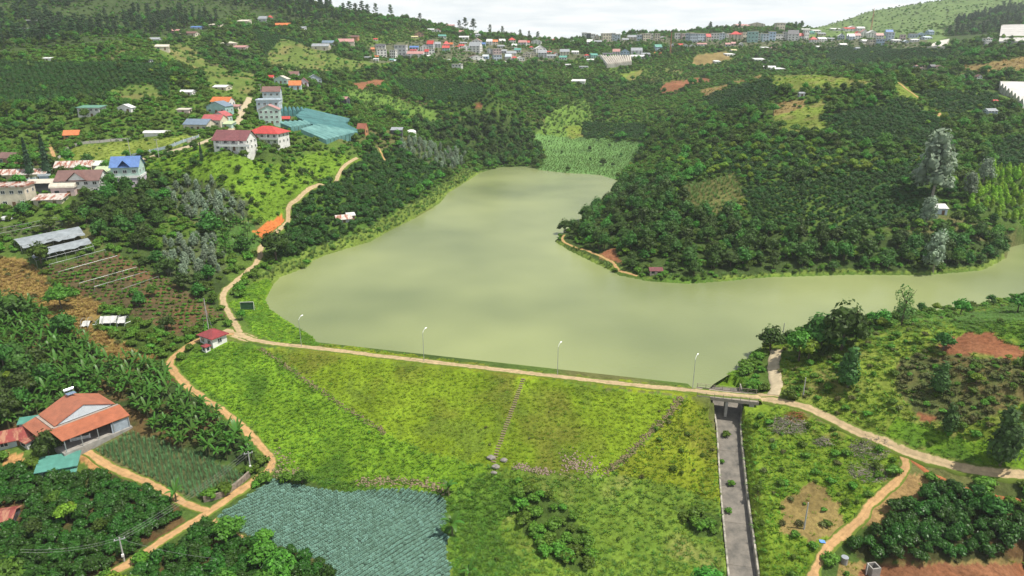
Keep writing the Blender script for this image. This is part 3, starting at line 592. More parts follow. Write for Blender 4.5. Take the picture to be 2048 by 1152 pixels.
def window(parent, loc, w, h, rz, fine):
    if fine:
        f = part('window', FRAME, parent, loc, rz, (w, 1, h)); part('pane', PANE, f, (0, 0, 0))
    else: part('window', unit('window', m_glass), parent, loc, rz, (w, 1, h))
def roof_mesh(kind, w, d, h, rh, ov, th=.14):
    m = MB(); hw, hd = w / 2 + ov, d / 2 + ov
    if kind in ('gx', 'gy'):
        if kind == 'gy': hw, hd = hd, hw
        dz = rh * ov / max(.1, hd - ov); T = lambda x, y, z: (x, y, z) if kind == 'gx' else (-y, x, z)
        for sg in (-1, 1):
            m.hexa([T(*q) for q in ([(-hw, sg * hd, h - dz), (hw, sg * hd, h - dz), (hw, 0, h + rh), (-hw, 0, h + rh)][::sg] + [(-hw, sg * hd, h - dz + th), (hw, sg * hd, h - dz + th), (hw, 0, h + rh + th), (-hw, 0, h + rh + th)][::sg])])
    elif kind == 'hip':
        r = max(.2, abs(hw - hd)); rx = (hw - hd) if hw > hd else .1; ry = (hd - hw) if hd > hw else .1
        m.hexa([(-hw, -hd, h - .1), (hw, -hd, h - .1), (hw, hd, h - .1), (-hw, hd, h - .1), (-hw, -hd, h + .08), (hw, -hd, h + .08), (hw, hd, h + .08), (-hw, hd, h + .08)])
        m.hexa([(-hw, -hd, h + .081), (hw, -hd, h + .081), (hw, hd, h + .081), (-hw, hd, h + .081), (-rx, -ry, h + rh), (rx, -ry, h + rh), (rx, ry, h + rh), (-rx, ry, h + rh)])
    elif kind == 'shed':
        m.hexa([(-hw, -hd, h), (hw, -hd, h), (hw, hd, h + rh), (-hw, hd, h + rh), (-hw, -hd, h + th), (hw, -hd, h + th), (hw, hd, h + rh + th), (-hw, hd, h + rh + th)])
    elif kind == 'barrel':
        n = 10; vs = []
        for i in range(n + 1):
            a = math.pi * i / n; vs += [(-hw, -hd * math.cos(a), h + rh * math.sin(a)), (hw, -hd * math.cos(a), h + rh * math.sin(a))]
        m.add(vs, [(2 * i, 2 * i + 1, 2 * i + 3, 2 * i + 2) for i in range(n)]); m.add([vs[2 * i] for i in range(n + 1)], [tuple(range(n + 1))]); m.add([vs[2 * i + 1] for i in range(n + 1)], [tuple(reversed(range(n + 1)))])
    else:
        m.box(-hw, hw, -hd, hd, h + .002, h + .22); e = .18
        m.box(-hw, hw, -hd, -hd + e, h + .222, h + .6); m.box(-hw, hw, hd - e, hd, h + .222, h + .6); m.box(-hw, -hw + e, -hd + e + .002, hd - e - .002, h + .222, h + .6); m.box(hw - e, hw, -hd + e + .002, hd - e - .002, h + .222, h + .6)
    return m
def wall_mesh(kind, w, d, h, rh, base):
    m = MB(); hw, hd = w / 2, d / 2; m.box(-hw, hw, -hd, hd, -base, h)
    if kind == 'gx':
        for sx in (-1, 1):
            a = sx * hw; b_ = sx * (hw - .15); m.add([(a, -hd, h), (a, hd, h), (a, 0, h + rh), (b_, -hd, h), (b_, hd, h), (b_, 0, h + rh)], [(0, 1, 2), (5, 4, 3), (0, 2, 5, 3), (1, 4, 5, 2)])
    elif kind == 'gy':
        for sy in (-1, 1):
            a = sy * hd; b_ = sy * (hd - .15); m.add([(-hw, a, h), (hw, a, h), (0, a, h + rh), (-hw, b_, h), (hw, b_, h), (0, b_, h + rh)], [(0, 1, 2), (5, 4, 3), (0, 2, 5, 3), (1, 4, 5, 2)])
    elif kind == 'shed':
        m.add([(-hw, hd, h), (hw, hd, h), (hw, hd, h + rh), (-hw, hd, h + rh), (-hw, -hd, h), (hw, -hd, h)], [(1, 0, 3, 2), (0, 4, 3), (1, 2, 5), (4, 5, 2, 3)])
    return m
def house(name, label, px, py, wpx, hpx, ratio, yaw, roof, wall, roofmat, rpx=None, st=1, fine=False, cat='house', over=.35, wins=None, door=True, base=2.5, tank=False, clear=.6, place=None, group=None, minw=0):
    p = place or ground(px, py); s = pxm(p); ya = R(yaw); w = max(minw, wpx / s / (abs(math.cos(ya)) + ratio * abs(math.sin(ya)))); d = w * ratio
    h = max(1.6, hpx / s * 1.04); rh = (rpx / s) if rpx is not None else min(w, d) * .28
    if roof == 'flat': rh = 0
    c_, s_ = math.cos(ya), math.sin(ya); ex = (d * abs(c_) + w * abs(s_)) / 2
    cx_, cy_ = p.x, p.y + ex
    fl = float(Hq(p.x, p.y))
    r = empty(name, (cx_, cy_, fl), ya); FOOT.append((cx_, cy_, c_, s_, w / 2 + clear, d / 2 + clear))
    g_ = [float(Hq(cx_ + a * w / 2 * c_ - b * d / 2 * s_, cy_ + a * w / 2 * s_ + b * d / 2 * c_)) for a in (-1, 1) for b in (-1, 1)]
    base = max(base, fl - min(g_) + .6); up = 0
    hk = roof if roof in ('gx', 'gy', 'shed') else 'flat'
    wm_ = wallm(wall) if isinstance(wall, str) else wall; rm = roofm(roofmat) if isinstance(roofmat, str) else roofmat
    wall_mesh(hk, w, d, h, rh, base).build('wall', wm_, r); roof_mesh(roof, w, d, h, rh, over).build('roof', rm, r)
    if wins is None: wins = max(2, int(w / 2.6))
    sh = h / st
    if wins:
        ws = min(1.5, w / wins * .55); wh = min(1.3, sh * .48)
        for k in range(st):
            for i in range(wins):
                if door and k == 0 and i == wins // 2: continue
                window(r, (-w / 2 + w * (i + .5) / wins, -d / 2 - .02, k * sh + sh * .33), ws, wh, 0, fine)
            nside = max(1, min(3, int(d / 3.2))); sd_ = -1 if cx_ > 0 else 1
            for i in range(nside):
                window(r, (sd_ * (w / 2 + .02), -d / 2 + d * (i + .5) / nside, k * sh + sh * .33), min(1.3, d / nside * .5), wh, R(90) * sd_, fine)
    if door and wins:
        part('door', unit('door', m_wood), r, (-w / 2 + w * (wins // 2 + .5) / wins, -d / 2 - .02, 0), 0, (min(1.1, w / wins * .6), 1, min(2.2, sh * .75)))
    if tank:
        tk = MB(); tk.tube([(w * .25 - .9, d * .15, h + rh * .8 + .75), (w * .25 + .9, d * .15, h + rh * .8 + .75)], .55, 10)
        for q in (-.6, .6): tk.box(w * .25 + q - .05, w * .25 + q + .05, d * .15 - .4, d * .15 + .4, h, h + rh * .8 + .3)
        tk.build('water_tank', m_steel, r)
    tag(r, label, cat, group); r['_px'] = px
    return r, w, d, h
def plainthing(name, label, cat, loc, rz=0, group=None): return tag(empty(name, loc, rz), label, cat, group)

# ------------------------------------------------------------------ dam works
dx_, dy_ = DT; ang = math.atan2(dy_, dx_)
p0 = ground(1399, 783); br = plainthing('spillway_bridge', 'low concrete bridge with thin railings over the spillway', 'bridge', (chan[1][0], chan[1][1], CREST), ang)
cmid = np.array(chan[1][:2]); shift = float((cmid - DA) @ DN); # put the deck on the dam axis
loc2 = np.array(U(1454, 789, CREST + .1)); ba_, bb_ = np.array(U(1400, 782.5, CREST + .1)), np.array(U(1508, 794.5, CREST + .1)); ang2 = math.atan2(bb_[1] - ba_[1], bb_[0] - ba_[0]); br.location = (loc2[0], loc2[1], CREST); br.rotation_euler = (0, 0, ang2); BL_ = 6.6
b_ = MB(); b_.box(-BL_, BL_, -2.1, 2.1, -.5, -.04); b_.box(-BL_, BL_, -2.25, -2.1, -.6, .12); b_.box(-BL_, BL_, 2.1, 2.25, -.6, .12); b_.build('deck', M('bridge_concrete', (.27, .235, .19), .9, .25, .8, .3), br)
MB().box(-.3, .3, -1.8, 1.8, -4.6, -.5).build('pier', m_conc2, br)
for sx in (-1, 1): MB().box(sx * 5.2 - .5, sx * 5.2 + .5, -2.2, 2.2, -4.6, -.5).build('abutment', m_conc2, br)
m_rail = M('rail_metal', (.30, .24, .20), .7, .3, 3)
for sy in (-2.17, 2.17):
    ra = MB(); ra.tube([(-BL_, sy, 1.0), (BL_, sy, 1.0)], .035); ra.tube([(-BL_, sy, .6), (BL_, sy, .6)], .03); ro = ra.build('railing', m_rail, br)
    for i in range(8): x_ = -BL_ + .2 + i * (2 * BL_ - .4) / 7; MB().box(x_ - .05, x_ + .05, sy - .05, sy + .05, .1, 1.05).build('post', m_rail, ro)
FOOT.append((loc2[0], loc2[1], math.cos(ang), math.sin(ang), BL_ + .5, 3))
# channel
CD = dense([(c[0], c[1], c[2], c[3]) for c in chan], 1.0); T_ = np.gradient(CD[:, :2], axis=0); T_ /= np.linalg.norm(T_, axis=1)[:, None]; N_c = np.stack([T_[:, 1], -T_[:, 0]], 1)
sw = plainthing('spillway_channel', 'long grey concrete spillway channel running down from the bridge', 'spillway', (0, 0, 0))
m_chan = M('channel_concrete', (.185, .165, .14), .92, .32, .5, .3, dark=(.095, .09, .08)); m_cw = M('channel_wall', (.36, .33, .28), .9, .6, .7, .3, dark=(.07, .07, .05))
k0 = 0
while k0 < len(CD) - 2:
    k1_ = min(len(CD) - 1, k0 + 9); seg = range(k0, k1_ + 1); vs = []
    for q in seg:
        g_ = .03 if q == k0 else -.03 if q == k1_ else 0
        for sg in (-1, 0, 1): pp = CD[q, :2] + N_c[q] * sg * CD[q, 3] + T_[q] * g_; vs.append((pp[0], pp[1], CD[q, 2]))
    m = MB(); n = len(vs) // 3; m.add(vs, [(3 * i + j, 3 * i + j + 1, 3 * i + j + 4, 3 * i + j + 3) for i in range(n - 1) for j in range(2)]); m.add([(v[0], v[1], v[2] - .2) for v in vs[:3]] + vs[:3], [(0, 1, 4, 3), (1, 2, 5, 4)]); m.build('floor_slab', m_chan, sw)
    k0 = k1_
for sg, nm in ((-1, 'wall'), (1, 'wall')):
    vs = []
    for q in range(len(CD)):
        for o_, z_ in ((0, -.5), (0, 1.25), (.32, 1.25), (.32, -.5)): pp = CD[q, :2] + N_c[q] * sg * (CD[q, 3] + o_); vs.append((pp[0], pp[1], CD[q, 2] + z_ + (.12 * math.sin(q * .35) if z_ > 0 else 0)))
    fs = []
    for i in range(len(CD) - 1):
        for j in range(3): a = 4 * i + j; fs.append((a, a + 1, a + 5, a + 4))
    m = MB(); m.add(vs, fs); m.build(nm, m_cw, sw)
# stairway down the dam face
A_, B_ = ground(1047, 757), ground(986, 926); sv_ = Vector((B_.x - A_.x, B_.y - A_.y, 0)); Ls = sv_.length; sa = math.atan2(sv_.y, sv_.x); ns = int(Ls / .62)
stt = plainthing('stone_stairway', 'narrow stepped path running down the middle of the dam face', 'steps', (A_.x, A_.y, 0), sa); m_step = M('step_stone', (.21, .165, .10), .95, .35, 2, .4)
stp = MB(); stp.box(-.18, .18, -.5, .5, -.3, .10); stm = stp.mesh('step', m_step)
for i in range(ns):
    q = A_ + sv_ * ((i + .5) / ns); part('step', stm, stt, ((i + .5) * Ls / ns, random.uniform(-.08, .08), float(Hq(q.x, q.y)) + .02), random.uniform(-.06, .06), (random.uniform(.85, 1.1), random.uniform(.85, 1.1), 1))
FOOT.append(((A_.x + B_.x) / 2, (A_.y + B_.y) / 2, math.cos(sa), math.sin(sa), Ls / 2, .75))
def stones(name, label, pts, n, size, spread, mat, cat='rubble'):
    P_ = [ground(*q) for q in pts]; D_ = dense([(q.x, q.y) for q in P_], .5) if len(P_) > 1 else None; V, Q, k = [], [], 0
    for i in range(n):
        if D_ is not None: q = D_[random.randrange(len(D_))]; x, y = q[0] + random.gauss(0, spread), q[1] + random.gauss(0, spread)
        else: a = random.uniform(0, 6.28); rr = spread * math.sqrt(random.random()); x, y = P_[0].x + rr * math.cos(a) * 1.5, P_[0].y + rr * math.sin(a)
        s_ = size * random.uniform(.5, 1.5); v = C2V * np.array([s_, s_ * random.uniform(.6, 1), s_ * random.uniform(.4, .7)]) * PRS.uniform(.8, 1.2, (len(C2V), 1)) + np.array([x, y, float(Hq(x, y)) + s_ * .15]); V.append(v); Q.append(C2F + k); k += len(v)
    return tag(link(bpy.data.objects.new(name, npmesh(name, np.concatenate(V), np.concatenate(Q), mat))), label, cat, kind='stuff')
PRS = np.random.default_rng(3)
_g = np.array([(-1, -1, -1), (1, -1, -1), (1, 1, -1), (-1, 1, -1), (-1, -1, 1), (1, -1, 1), (1, 1, 1), (-1, 1, 1)]) * np.array([.8, .8, .8]); C2V = _g; C2F = np.array([(3, 2, 1, 0), (4, 5, 6, 7), (0, 1, 5, 4), (1, 2, 6, 5), (2, 3, 7, 6), (3, 0, 4, 7)])
m_rub = M('rubble_stone', (.29, .22, .17), .95, .5, 1.5, .4); m_rub2 = M('drain_stone', (.20, .165, .085), .95, .5, 1.2, .4)
stones('drain_rubble', 'line of stones marking the drain along the dam\'s left edge', [(522,697),(580,738),(640,780),(700,822),(768,864)], 520, .16, .35, m_rub2)
stones('drain_rubble', 'line of stones marking the drain along the dam\'s right edge', [(1362,795),(1345,820),(1310,855),(1280,885),(1250,915),(1215,942)], 520, .18, .42, m_rub2)
stones('stone_scatter', 'pale pinkish broken stones on the toe of the dam', [(1135,925),(1160,932),(1185,938)], 260, .16, 1.2, m_rub)
stones('stone_scatter', 'thin strip of pale stones along the dam toe beside the steps', [(1030,932),(1060,938),(1100,944)], 240, .15, .4, m_rub)
stones('field_debris', 'pale debris and dry weeds on the bank above the cabbages', [(720,966),(770,962),(820,965),(870,975),(890,985)], 320, .2, .6, M('debris', (.25, .20, .12), .95, .5, 2))
stones('field_debris', 'rubbish and earth heaped at the bend of the orange track', [(555,900),(562,925),(550,945),(600,945)], 160, .18, .9, MATS['debris'])
m_rock = M('grey_rock', (.24, .22, .20), .95, .4, 2, .5)
for (a, b, s_), lb in zip([(982, 916, .75), (1008, 921, .65), (992, 934, .7), (988, 946, .5)], ['large grey rock left of the foot of the dam steps', 'grey rock right of the foot of the dam steps', 'grey rock in the ditch below the dam steps', 'small lowest grey rock below the dam steps']):
    q = ground(a, b); v, f = C2V, C2F; me_ = bpy.data.meshes.new('rock'); bm_ = bmesh.new(); bmesh.ops.create_icosphere(bm_, subdivisions=2, radius=1)
    for vv_ in bm_.verts: vv_.co *= random.uniform(.8, 1.15); vv_.co.z *= .6
    bm_.to_mesh(me_); bm_.free(); me_.materials.append(m_rock); o = link(bpy.data.objects.new('rock', me_)); o.location = (q.x, q.y, q.z + .1); o.scale = (s_ * 1.3, s_, s_); tag(o, lb, 'rock', 'rocks at the dam steps')
# ------------------------------------------------------------------ street lamps, poles, wires
m_galv = M('galvanised_steel', (.42, .44, .45), .45, .2, 2, metal=.5); m_lampw = M('lamp_white', (.85, .86, .86), .35, .05, 1)
LAMPL = ['street lamp nearest the white pump house on the dam road', 'second street lamp along the dam from the pump house', 'third street lamp along the dam, just right of the steps', 'street lamp on the dam next to the spillway bridge']
for (bx, by, ty), lb in zip([(603, 694, 635), (848, 723, 660), (1115, 751, 688), (1385, 779, 712)], LAMPL):
    q = ground(bx, by); q.z = max(q.z, CREST); H_ = (by - ty) / pxm(q) / .91; r = plainthing('street_lamp', lb, 'street lamp', (q.x, q.y, q.z - .05), ang, 'lamps along the dam')
    m = MB(); m.tube([(0, 0, -.3), (0, 0, H_ * .5), (0, 0, H_ * .9)], .085, 8, .05); m.build('pole', m_galv, r)
    m = MB(); m.tube([(0, 0, H_ * .9), (.12, .3, H_ * .96), (.3, .75, H_)], .04, 6); m.build('arm', m_lampw, r)
    m = MB(); m.hexa([(.22, .7, H_ - .03), (.46, .62, H_ - .03), (.66, 1.3, H_ + .05), (.40, 1.38, H_ + .05), (.24, .72, H_ + .14), (.44, .66, H_ + .14), (.62, 1.28, H_ + .17), (.42, 1.34, H_ + .17)]); m.build('lamp_head', m_lampw, r)
    MB().box(-.16, .16, -.16, .16, -.3, .12).build('base', m_conc2, r)
POLES = [(249, 1123, 54, 'pole', 'concrete utility pole standing by the orange track at bottom left', 25), (502, 944, 44, 'pole', 'utility pole at the bend of the orange track by the stone wall', 25), (1608, 1058, 58, 'pole', 'grey utility pole in the scrub right of the spillway', 0), (1606, 792, 38, 'pole', 'thin grey pole beside the road right of the bridge', 0),
 (1564, 682, 36, 'pole', 'thin grey pole at the top of the concrete hill road', 0), (418, 664, 66, 'pole', 'tall thin braced pole behind the white pump house', 0), (263, 322, 42, 'pole', 'pale utility pole beside the blue roofed house', 10), (318, 315, 34, 'pole', 'thin utility pole beside the village street fence', 10), (522, 188, 18, 'pole', 'small utility pole at the top of the village street', 10), (1748, 22, 40, 'mast', 'thin radio mast on the far mountain skyline', 0), (1340, 112, 42, 'mast', 'red and white lattice mast beside the far town', 0)]
m_pole = M('pole_concrete', (.40, .39, .37), .9, .2, 1.5); PT = {}
for i, (bx, by, hp, kd, lb, yw) in enumerate(POLES):
    q = ground(bx, by); H_ = max(4, hp / pxm(q) / .93); r = plainthing('utility_pole' if kd == 'pole' else 'radio_mast', lb, 'pole' if kd == 'pole' else 'mast', (q.x, q.y, q.z), R(yw)); th = .16 if kd == 'pole' else .5
    if kd == 'mast':
        mm2 = M('mast_paint', (.50, .22, .14), .6, .3, .3)
        for a in range(3):
            aa = a * 2.1; MB().tube([(math.cos(aa) * 1.0, math.sin(aa) * 1.0, -1), (math.cos(aa) * .15, math.sin(aa) * .15, H_)], .22, 5, .14).build('leg', mm2, r)
        for z_ in range(1, int(H_ / 2.2)):
            rr = 1.0 - .85 * z_ * 2.2 / H_; pp = [(math.cos(a * 2.1) * rr, math.sin(a * 2.1) * rr, z_ * 2.2 + (1 if a % 2 else 0)) for a in range(4)]; MB().tube(pp, .1, 4).build('brace', mm2, r)
    else:
        MB().tube([(0, 0, -.5), (0, 0, H_)], th, 8, th * .62).build('post', m_pole, r)
        if i in (0, 1, 6, 7, 8):
            m = MB(); m.box(-.9, .9, -.06, .06, H_ - .5, H_ - .38); m.build('crossarm', m_galv, r)
            for x_ in (-.75, 0, .75): MB().tube([(x_, 0, H_ - .38), (x_, 0, H_ - .15)], .06, 6).build('insulator', m_white, r)
            if i in (0, 1): MB().box(-.2, .2, -.42, -.18, H_ * .25, H_ * .25 + .5).build('meter_box', m_white, r)
        if i == 5:
            for sx in (-1, 1): MB().tube([(sx * 1.6, -.6, -.3), (0, 0, H_ * .75)], .03, 5).build('stay', m_galv, r)
    PT[i] = Vector((q.x, q.y, q.z + H_ - .2))
m_wire = M('wire', (.30, .30, .31), .5, .1, 1)
def wire(a, b, sag, label, n=1, sep=.7):
    r = plainthing('power_line', label, 'power line', a); d = (b - a); side = Vector((-d.y, d.x, 0)).normalized()
    for k in range(n):
        o_ = side * (k - (n - 1) / 2) * sep; MB().tube([o_ + d * t_ - Vector((0, 0, sag * 4 * t_ * (1 - t_))) for t_ in [i / 12 for i in range(13)]], 0.014, 4, cap=False).build('cable', m_wire, r)
wire(PT[0], PT[1], .9, 'overhead cables between the two poles along the orange track', 3)
q = ground(60, 1165); wire(PT[0], Vector((q.x, q.y, q.z + 6.5)), .9, 'overhead cables leaving the bottom left pole towards the corner', 2)
q = ground(440, 1165); wire(PT[0], Vector((q.x, q.y, q.z + 5.0)), .6, 'overhead cable crossing the orange track at the bottom edge', 1)
# ------------------------------------------------------------------ farmstead at left
u_ = Vector((.80, -.60, 0)); fh = ground(168, 862); fa = math.atan2(u_.y, u_.x)
fr = plainthing('farmhouse', 'large farmhouse with orange sheet roofs and a striped gable', 'house', (fh.x - 2.0, fh.y + 2.4, fh.z), fa)
m_or = MR('orange_sheet_roof', (.42, .14, .07), .5, 9, axis=1); m_or2 = MR('orange_sheet_roof_cross', (.41, .14, .075), .5, 9, axis=0); m_gut = M('roof_gutter', (.34, .28, .24), .8, .3, 2)
FW, FD, FH_ = 7.6, 12.0, 3.6                                 # along gable normal, along gable, wall height
MB().box(-FW / 2, FW / 2, -FD / 2, FD / 2, -3, FH_).build('wall', M('house_plaster', (.50, .53, .56), .85, .2, .6), fr)
m = MB()
for sy in (-1, 1):
    q8 = [(-FW / 2 - .5, sy * (FD / 2 + .2), FH_ + .35), (FW / 2 + .25, sy * (FD / 2 + .2), FH_ + .35), (FW / 2 + .25, 0, FH_ + 2.9), (-FW / 2 - .5, 0, FH_ + 2.9)][::sy]; m.hexa(q8 + [(a, b, c + .12) for a, b, c in q8])
m.build('roof', m_or2, fr)
gm_ = plainthing; mg = MB()
for i in range(11):                                          # louvre boards of the gable
    z0 = FH_ + .45 + i * .22; half = (FD / 2 - .1) * (1 - (i * .22 + .1) / 2.55) - .2
    if half > .2: mb = MB(); mb.hexa([(FW / 2 + .02, -half, z0), (FW / 2 + .14, -half, z0), (FW / 2 + .14, half, z0), (FW / 2 + .02, half, z0), (FW / 2 + .0, -half + .1, z0 + .12), (FW / 2 + .06, -half + .1, z0 + .12), (FW / 2 + .06, half - .1, z0 + .12), (FW / 2 + .0, half - .1, z0 + .12)]); mb.build('louvre', M('louvre_paint', (.55, .60, .64), .6, .1, 1), fr)
mg.add([(FW / 2 - .02, -FD / 2, FH_), (FW / 2 - .02, FD / 2, FH_), (FW / 2 - .02, 0, FH_ + 2.8)], [(0, 1, 2)]); mg.add([(-FW / 2, -FD / 2, FH_), (-FW / 2, FD / 2, FH_), (-FW / 2, 0, FH_ + 2.8)], [(2, 1, 0)]); mg.build('gable', M('gable_grey', (.10, .12, .14), .8, .2, 1), fr)
m = MB(); m.box(FW / 2 + .15, FW / 2 + .75, -FD / 2 - .6, FD / 2 + .6, FH_ - .1, FH_ + .28); m.box(-FW / 2 - .4, FW / 2 + .14, -FD / 2 - .8, -FD / 2 - .25, FH_ - .1, FH_ + .28); m.build('gutter', m_gut, fr)
q8 = [(FW / 2 + .7, -FD / 2 - 1.5, FH_ + .1), (FW / 2 + 5.6, -FD / 2 - 1.0, FH_ - .9), (FW / 2 + 5.6, FD / 2 + .6, FH_ - .9), (FW / 2 + .7, FD / 2 + .8, FH_ + .1)]; m = MB(); m.hexa(q8 + [(a, b, c + .1) for a, b, c in q8]); m.build('veranda_roof', m_or, fr)
q8 = [(-FW / 2 - 1, -FD / 2 - 3.4, FH_ - .9), (FW / 2 + 1.2, -FD / 2 - 3.4, FH_ - .9), (FW / 2 + .69, -FD / 2 - .7, FH_ + .05), (-FW / 2 - .6, -FD / 2 - .7, FH_ + .05)]; m = MB(); m.hexa(q8 + [(a, b, c + .1) for a, b, c in q8]); m.build('lean_to_roof', m_or2, fr)
for y_ in (-6.6, -3.4, -.2, 3.0, 6.2): MB().box(FW / 2 + 5.3, FW / 2 + 5.42, y_ - .07, y_ + .07, -3, FH_ - 1.0).build('post', m_galv, fr)
MB().box(FW / 2 + 5.15, FW / 2 + 5.25, 2.6, FD / 2 + .4, -3, FH_ - 1.3).build('screen_wall', M('grey_sheet', (.33, .38, .43), .6, .3, 1.2), fr)
MB().box(FW / 2 + .5, FW / 2 + 5.6, -FD / 2 - 1.2, FD / 2 + .7, -3.2, -.05).build('terrace', m_conc2, fr)
for y_ in (-4, -1, 2): window(fr, (FW / 2 + .02, y_, .9), 1.3, 1.4, R(90), True)
part('door', unit('door', m_wood), fr, (FW / 2 + .02, .6, 0), R(90), (1.2, 1, 2.2))
for x_ in (-2, 1): window(fr, (x_, -FD / 2 - .02, .9), 1.2, 1.3, 0, True)
FOOT.append((fr.location.x + u_.x * 2.5, fr.location.y + u_.y * 2.5, u_.x, u_.y, 7.6, 9))
sh_ = plainthing('solar_water_heater', 'steel solar water heater on the ridge of the orange roof', 'water heater', (fr.location.x, fr.location.y, fr.location.z), fa)
m = MB(); m.tube([(-3.9, -.7, FH_ + 4.0), (-3.9, 1.3, FH_ + 4.0)], .36, 12); m.build('tank', m_steel, sh_)
m = MB(); m.box(-3.6, -2.2, -.6, 1.2, FH_ + 3.35, FH_ + 3.42); m.build('collector', M('collector_glass', (.16, .22, .32), .15, .2, 2), sh_)
for y_ in (-.5, 1.1): MB().box(-4.0, -3.9, y_ - .03, y_ + .03, FH_ + 2.7, FH_ + 3.7).build('leg', m_galv, sh_)
m_rust = MR('rusty_red_roof', (.30, .06, .05), .6, 8, rust=(.42, .20, .12)); m_rust2 = MR('rusty_pale_roof', (.60, .55, .50), .6, 8, rust=(.30, .095, .05))
house('tin_house', 'house with rusty red tin roof at left beside the orange farmhouse', 8, 903, 66, 20, .8, 28, 'gx', 's', m_rust, 11, fine=True, over=.7)
house('tin_shed', 'low shed with streaked rusty red roof in front of farmhouse', 50, 900, 38, 15, .9, -30, 'shed', 'g', m_rust, 5, wins=1, door=False, over=.4, cat='shed')
house('tin_shed', 'small shed with mint green roof behind the rusty tin house', 52, 862, 34, 12, .6, 20, 'shed', 'g', 'teal', 4, wins=0, cat='shed')
_, w_, d_, h_ = house('green_shed', 'teal green sheet metal shed beside the farmhouse lane', 102, 960, 74, 18, .62, 22, 'shed', 't', 'teal', 6, wins=2, cat='shed', over=.6)
gs = bpy.data.objects['green_shed']; q8 = [(w_ * .05, -d_ / 2 - 1.4, h_ - .95), (w_ * .55, -d_ / 2 - 1.4, h_ - .95), (w_ * .55, -d_ / 2 - .1, h_ - .45), (w_ * .05, -d_ / 2 - .1, h_ - .45)]; m = MB(); m.hexa(q8 + [(a, b, c + .08) for a, b, c in q8]); m.build('awning', roofm('teal'), gs)
house('tin_hut', 'hut with dark red roof cut by the left edge near the bottom', -12, 1062, 58, 15, .9, 15, 'gx', 'd', m_rust, 8, wins=1, cat='hut')
for (a, b, w2, h2, yw, lb) in [(163, 886, 33, 13, 28, 'pale sheet metal gate leaf in front of the orange farmhouse'), (129, 897, 14, 9, -40, 'small white gate leaf across the farmhouse lane')]:
    q = ground(a, b); s_ = pxm(q); r = plainthing('yard_gate', lb, 'gate', (q.x, q.y, q.z), R(yw)); w2 /= s_; h2 = h2 / s_ * 1.15
    MB().box(-w2 / 2, w2 / 2, -.03, .03, .12, h2).build('panel', M('gate_sheet', (.60, .62, .60), .6, .3, 1.5), r)
    for sx in (-1, 1): MB().box(sx * w2 / 2 - .12, sx * w2 / 2 + .12, -.14, .14, -.3, h2 + .25).build('post', m_white, r)
    fm = MB(); fm.box(-w2 / 2, w2 / 2, -.06, -.031, h2 * .5, h2 * .5 + .08); fm.box(-w2 / 2, w2 / 2, -.06, -.031, h2 - .08, h2); fm.build('rail', m_galv, r)
# retaining wall
def wallpath(name, label, pix, hgt, th, mat, cat='wall'):
    D_ = dense([(q.x, q.y) for q in [ground(*a) for a in pix]], .8); Tn = np.gradient(D_, axis=0); Tn /= np.linalg.norm(Tn, axis=1)[:, None]; Nn = np.stack([Tn[:, 1], -Tn[:, 0]], 1); m = MB(); vs = []; zz2 = Hq(D_[:, 0], D_[:, 1])
    for i in range(len(D_)):
        for o_, z_ in ((-th / 2, -.6), (-th / 2, hgt), (th / 2, hgt), (th / 2, -.6)): pp = D_[i] + Nn[i] * o_; vs.append((pp[0], pp[1], zz2[i] + z_ + (random.uniform(-.03, .03) if z_ > 0 else 0)))
    m.add(vs, [(4 * i + j, 4 * i + (j + 1) % 4, 4 * i + 4 + (j + 1) % 4, 4 * i + 4 + j) for i in range(len(D_) - 1) for j in range(4)]); n = len(D_); m.add(vs[:4] + vs[-4:], [(0, 1, 2, 3), (7, 6, 5, 4)])
    return tag(m.build(name, mat), label, cat), D_, zz2
wallpath('retaining_wall', 'grey brown stone retaining wall between leek field and orange track', [(408, 1004), (440, 996), (470, 978), (500, 952)], 1.25, .45, M('wall_stone', (.24, .20, .16), .95, .5, 1.6, .6))
def fence(name, label, pix, hgt, step, pm, panelm):
    D_ = dense([(q.x, q.y) for q in [ground(*a) for a in pix]], step); zz2 = Hq(D_[:, 0], D_[:, 1]); r = plainthing(name, label, 'fence', (D_[0][0], D_[0][1], zz2[0])); o_ = np.array([D_[0][0], D_[0][1], zz2[0]])
    pb = MB(); pb.box(-.12, .12, -.12, .12, -.4, hgt + .15); pme = pb.mesh('post', pm)
    for i in range(len(D_)):
        a = np.array([D_[i][0], D_[i][1], zz2[i]]) - o_; part('post', pme, r, a)
        if i + 1 < len(D_):
            b2 = np.array([D_[i + 1][0], D_[i + 1][1], zz2[i + 1]]) - o_; e = b2 - a; n_ = np.array([e[1], -e[0], 0]); n_ /= np.linalg.norm(n_) + 1e-9; n_ *= .04; up = np.array([0, 0, hgt * .9]); lo = np.array([0, 0, .05])
            MB().hexa([a - n_ + lo, b2 - n_ + lo, b2 + n_ + lo, a + n_ + lo, a - n_ + up, b2 - n_ + up, b2 + n_ + up, a + n_ + up]).build('panel', panelm, r)
fence('street_fence', 'pale blue grey fence with white posts along the village street', [(258, 316), (300, 306), (350, 292), (398, 276)], 1.5, 3.2, m_white, M('fence_panel', (.33, .42, .46), .7, .2, 1))
fence('plot_fence', 'grey concrete fence around the far side of the grass plot', [(112, 322), (132, 304), (150, 293), (200, 286), (262, 280)], 1.4, 3.4, m_conc2, M('fence_panel_grey', (.42, .40, .37), .8, .2, 1))
fence('yard_fence', 'grey blue yard fence in front of the long rusty barn', [(20, 374), (60, 365), (80, 361)], 1.8, 2.8, m_white, MATS['fence_panel'])
fence('street_fence_low', 'short grey fence beside the blue roofed house lane', [(375, 286), (392, 281)], 1.6, 2.6, m_conc2, MATS['fence_panel_grey'])
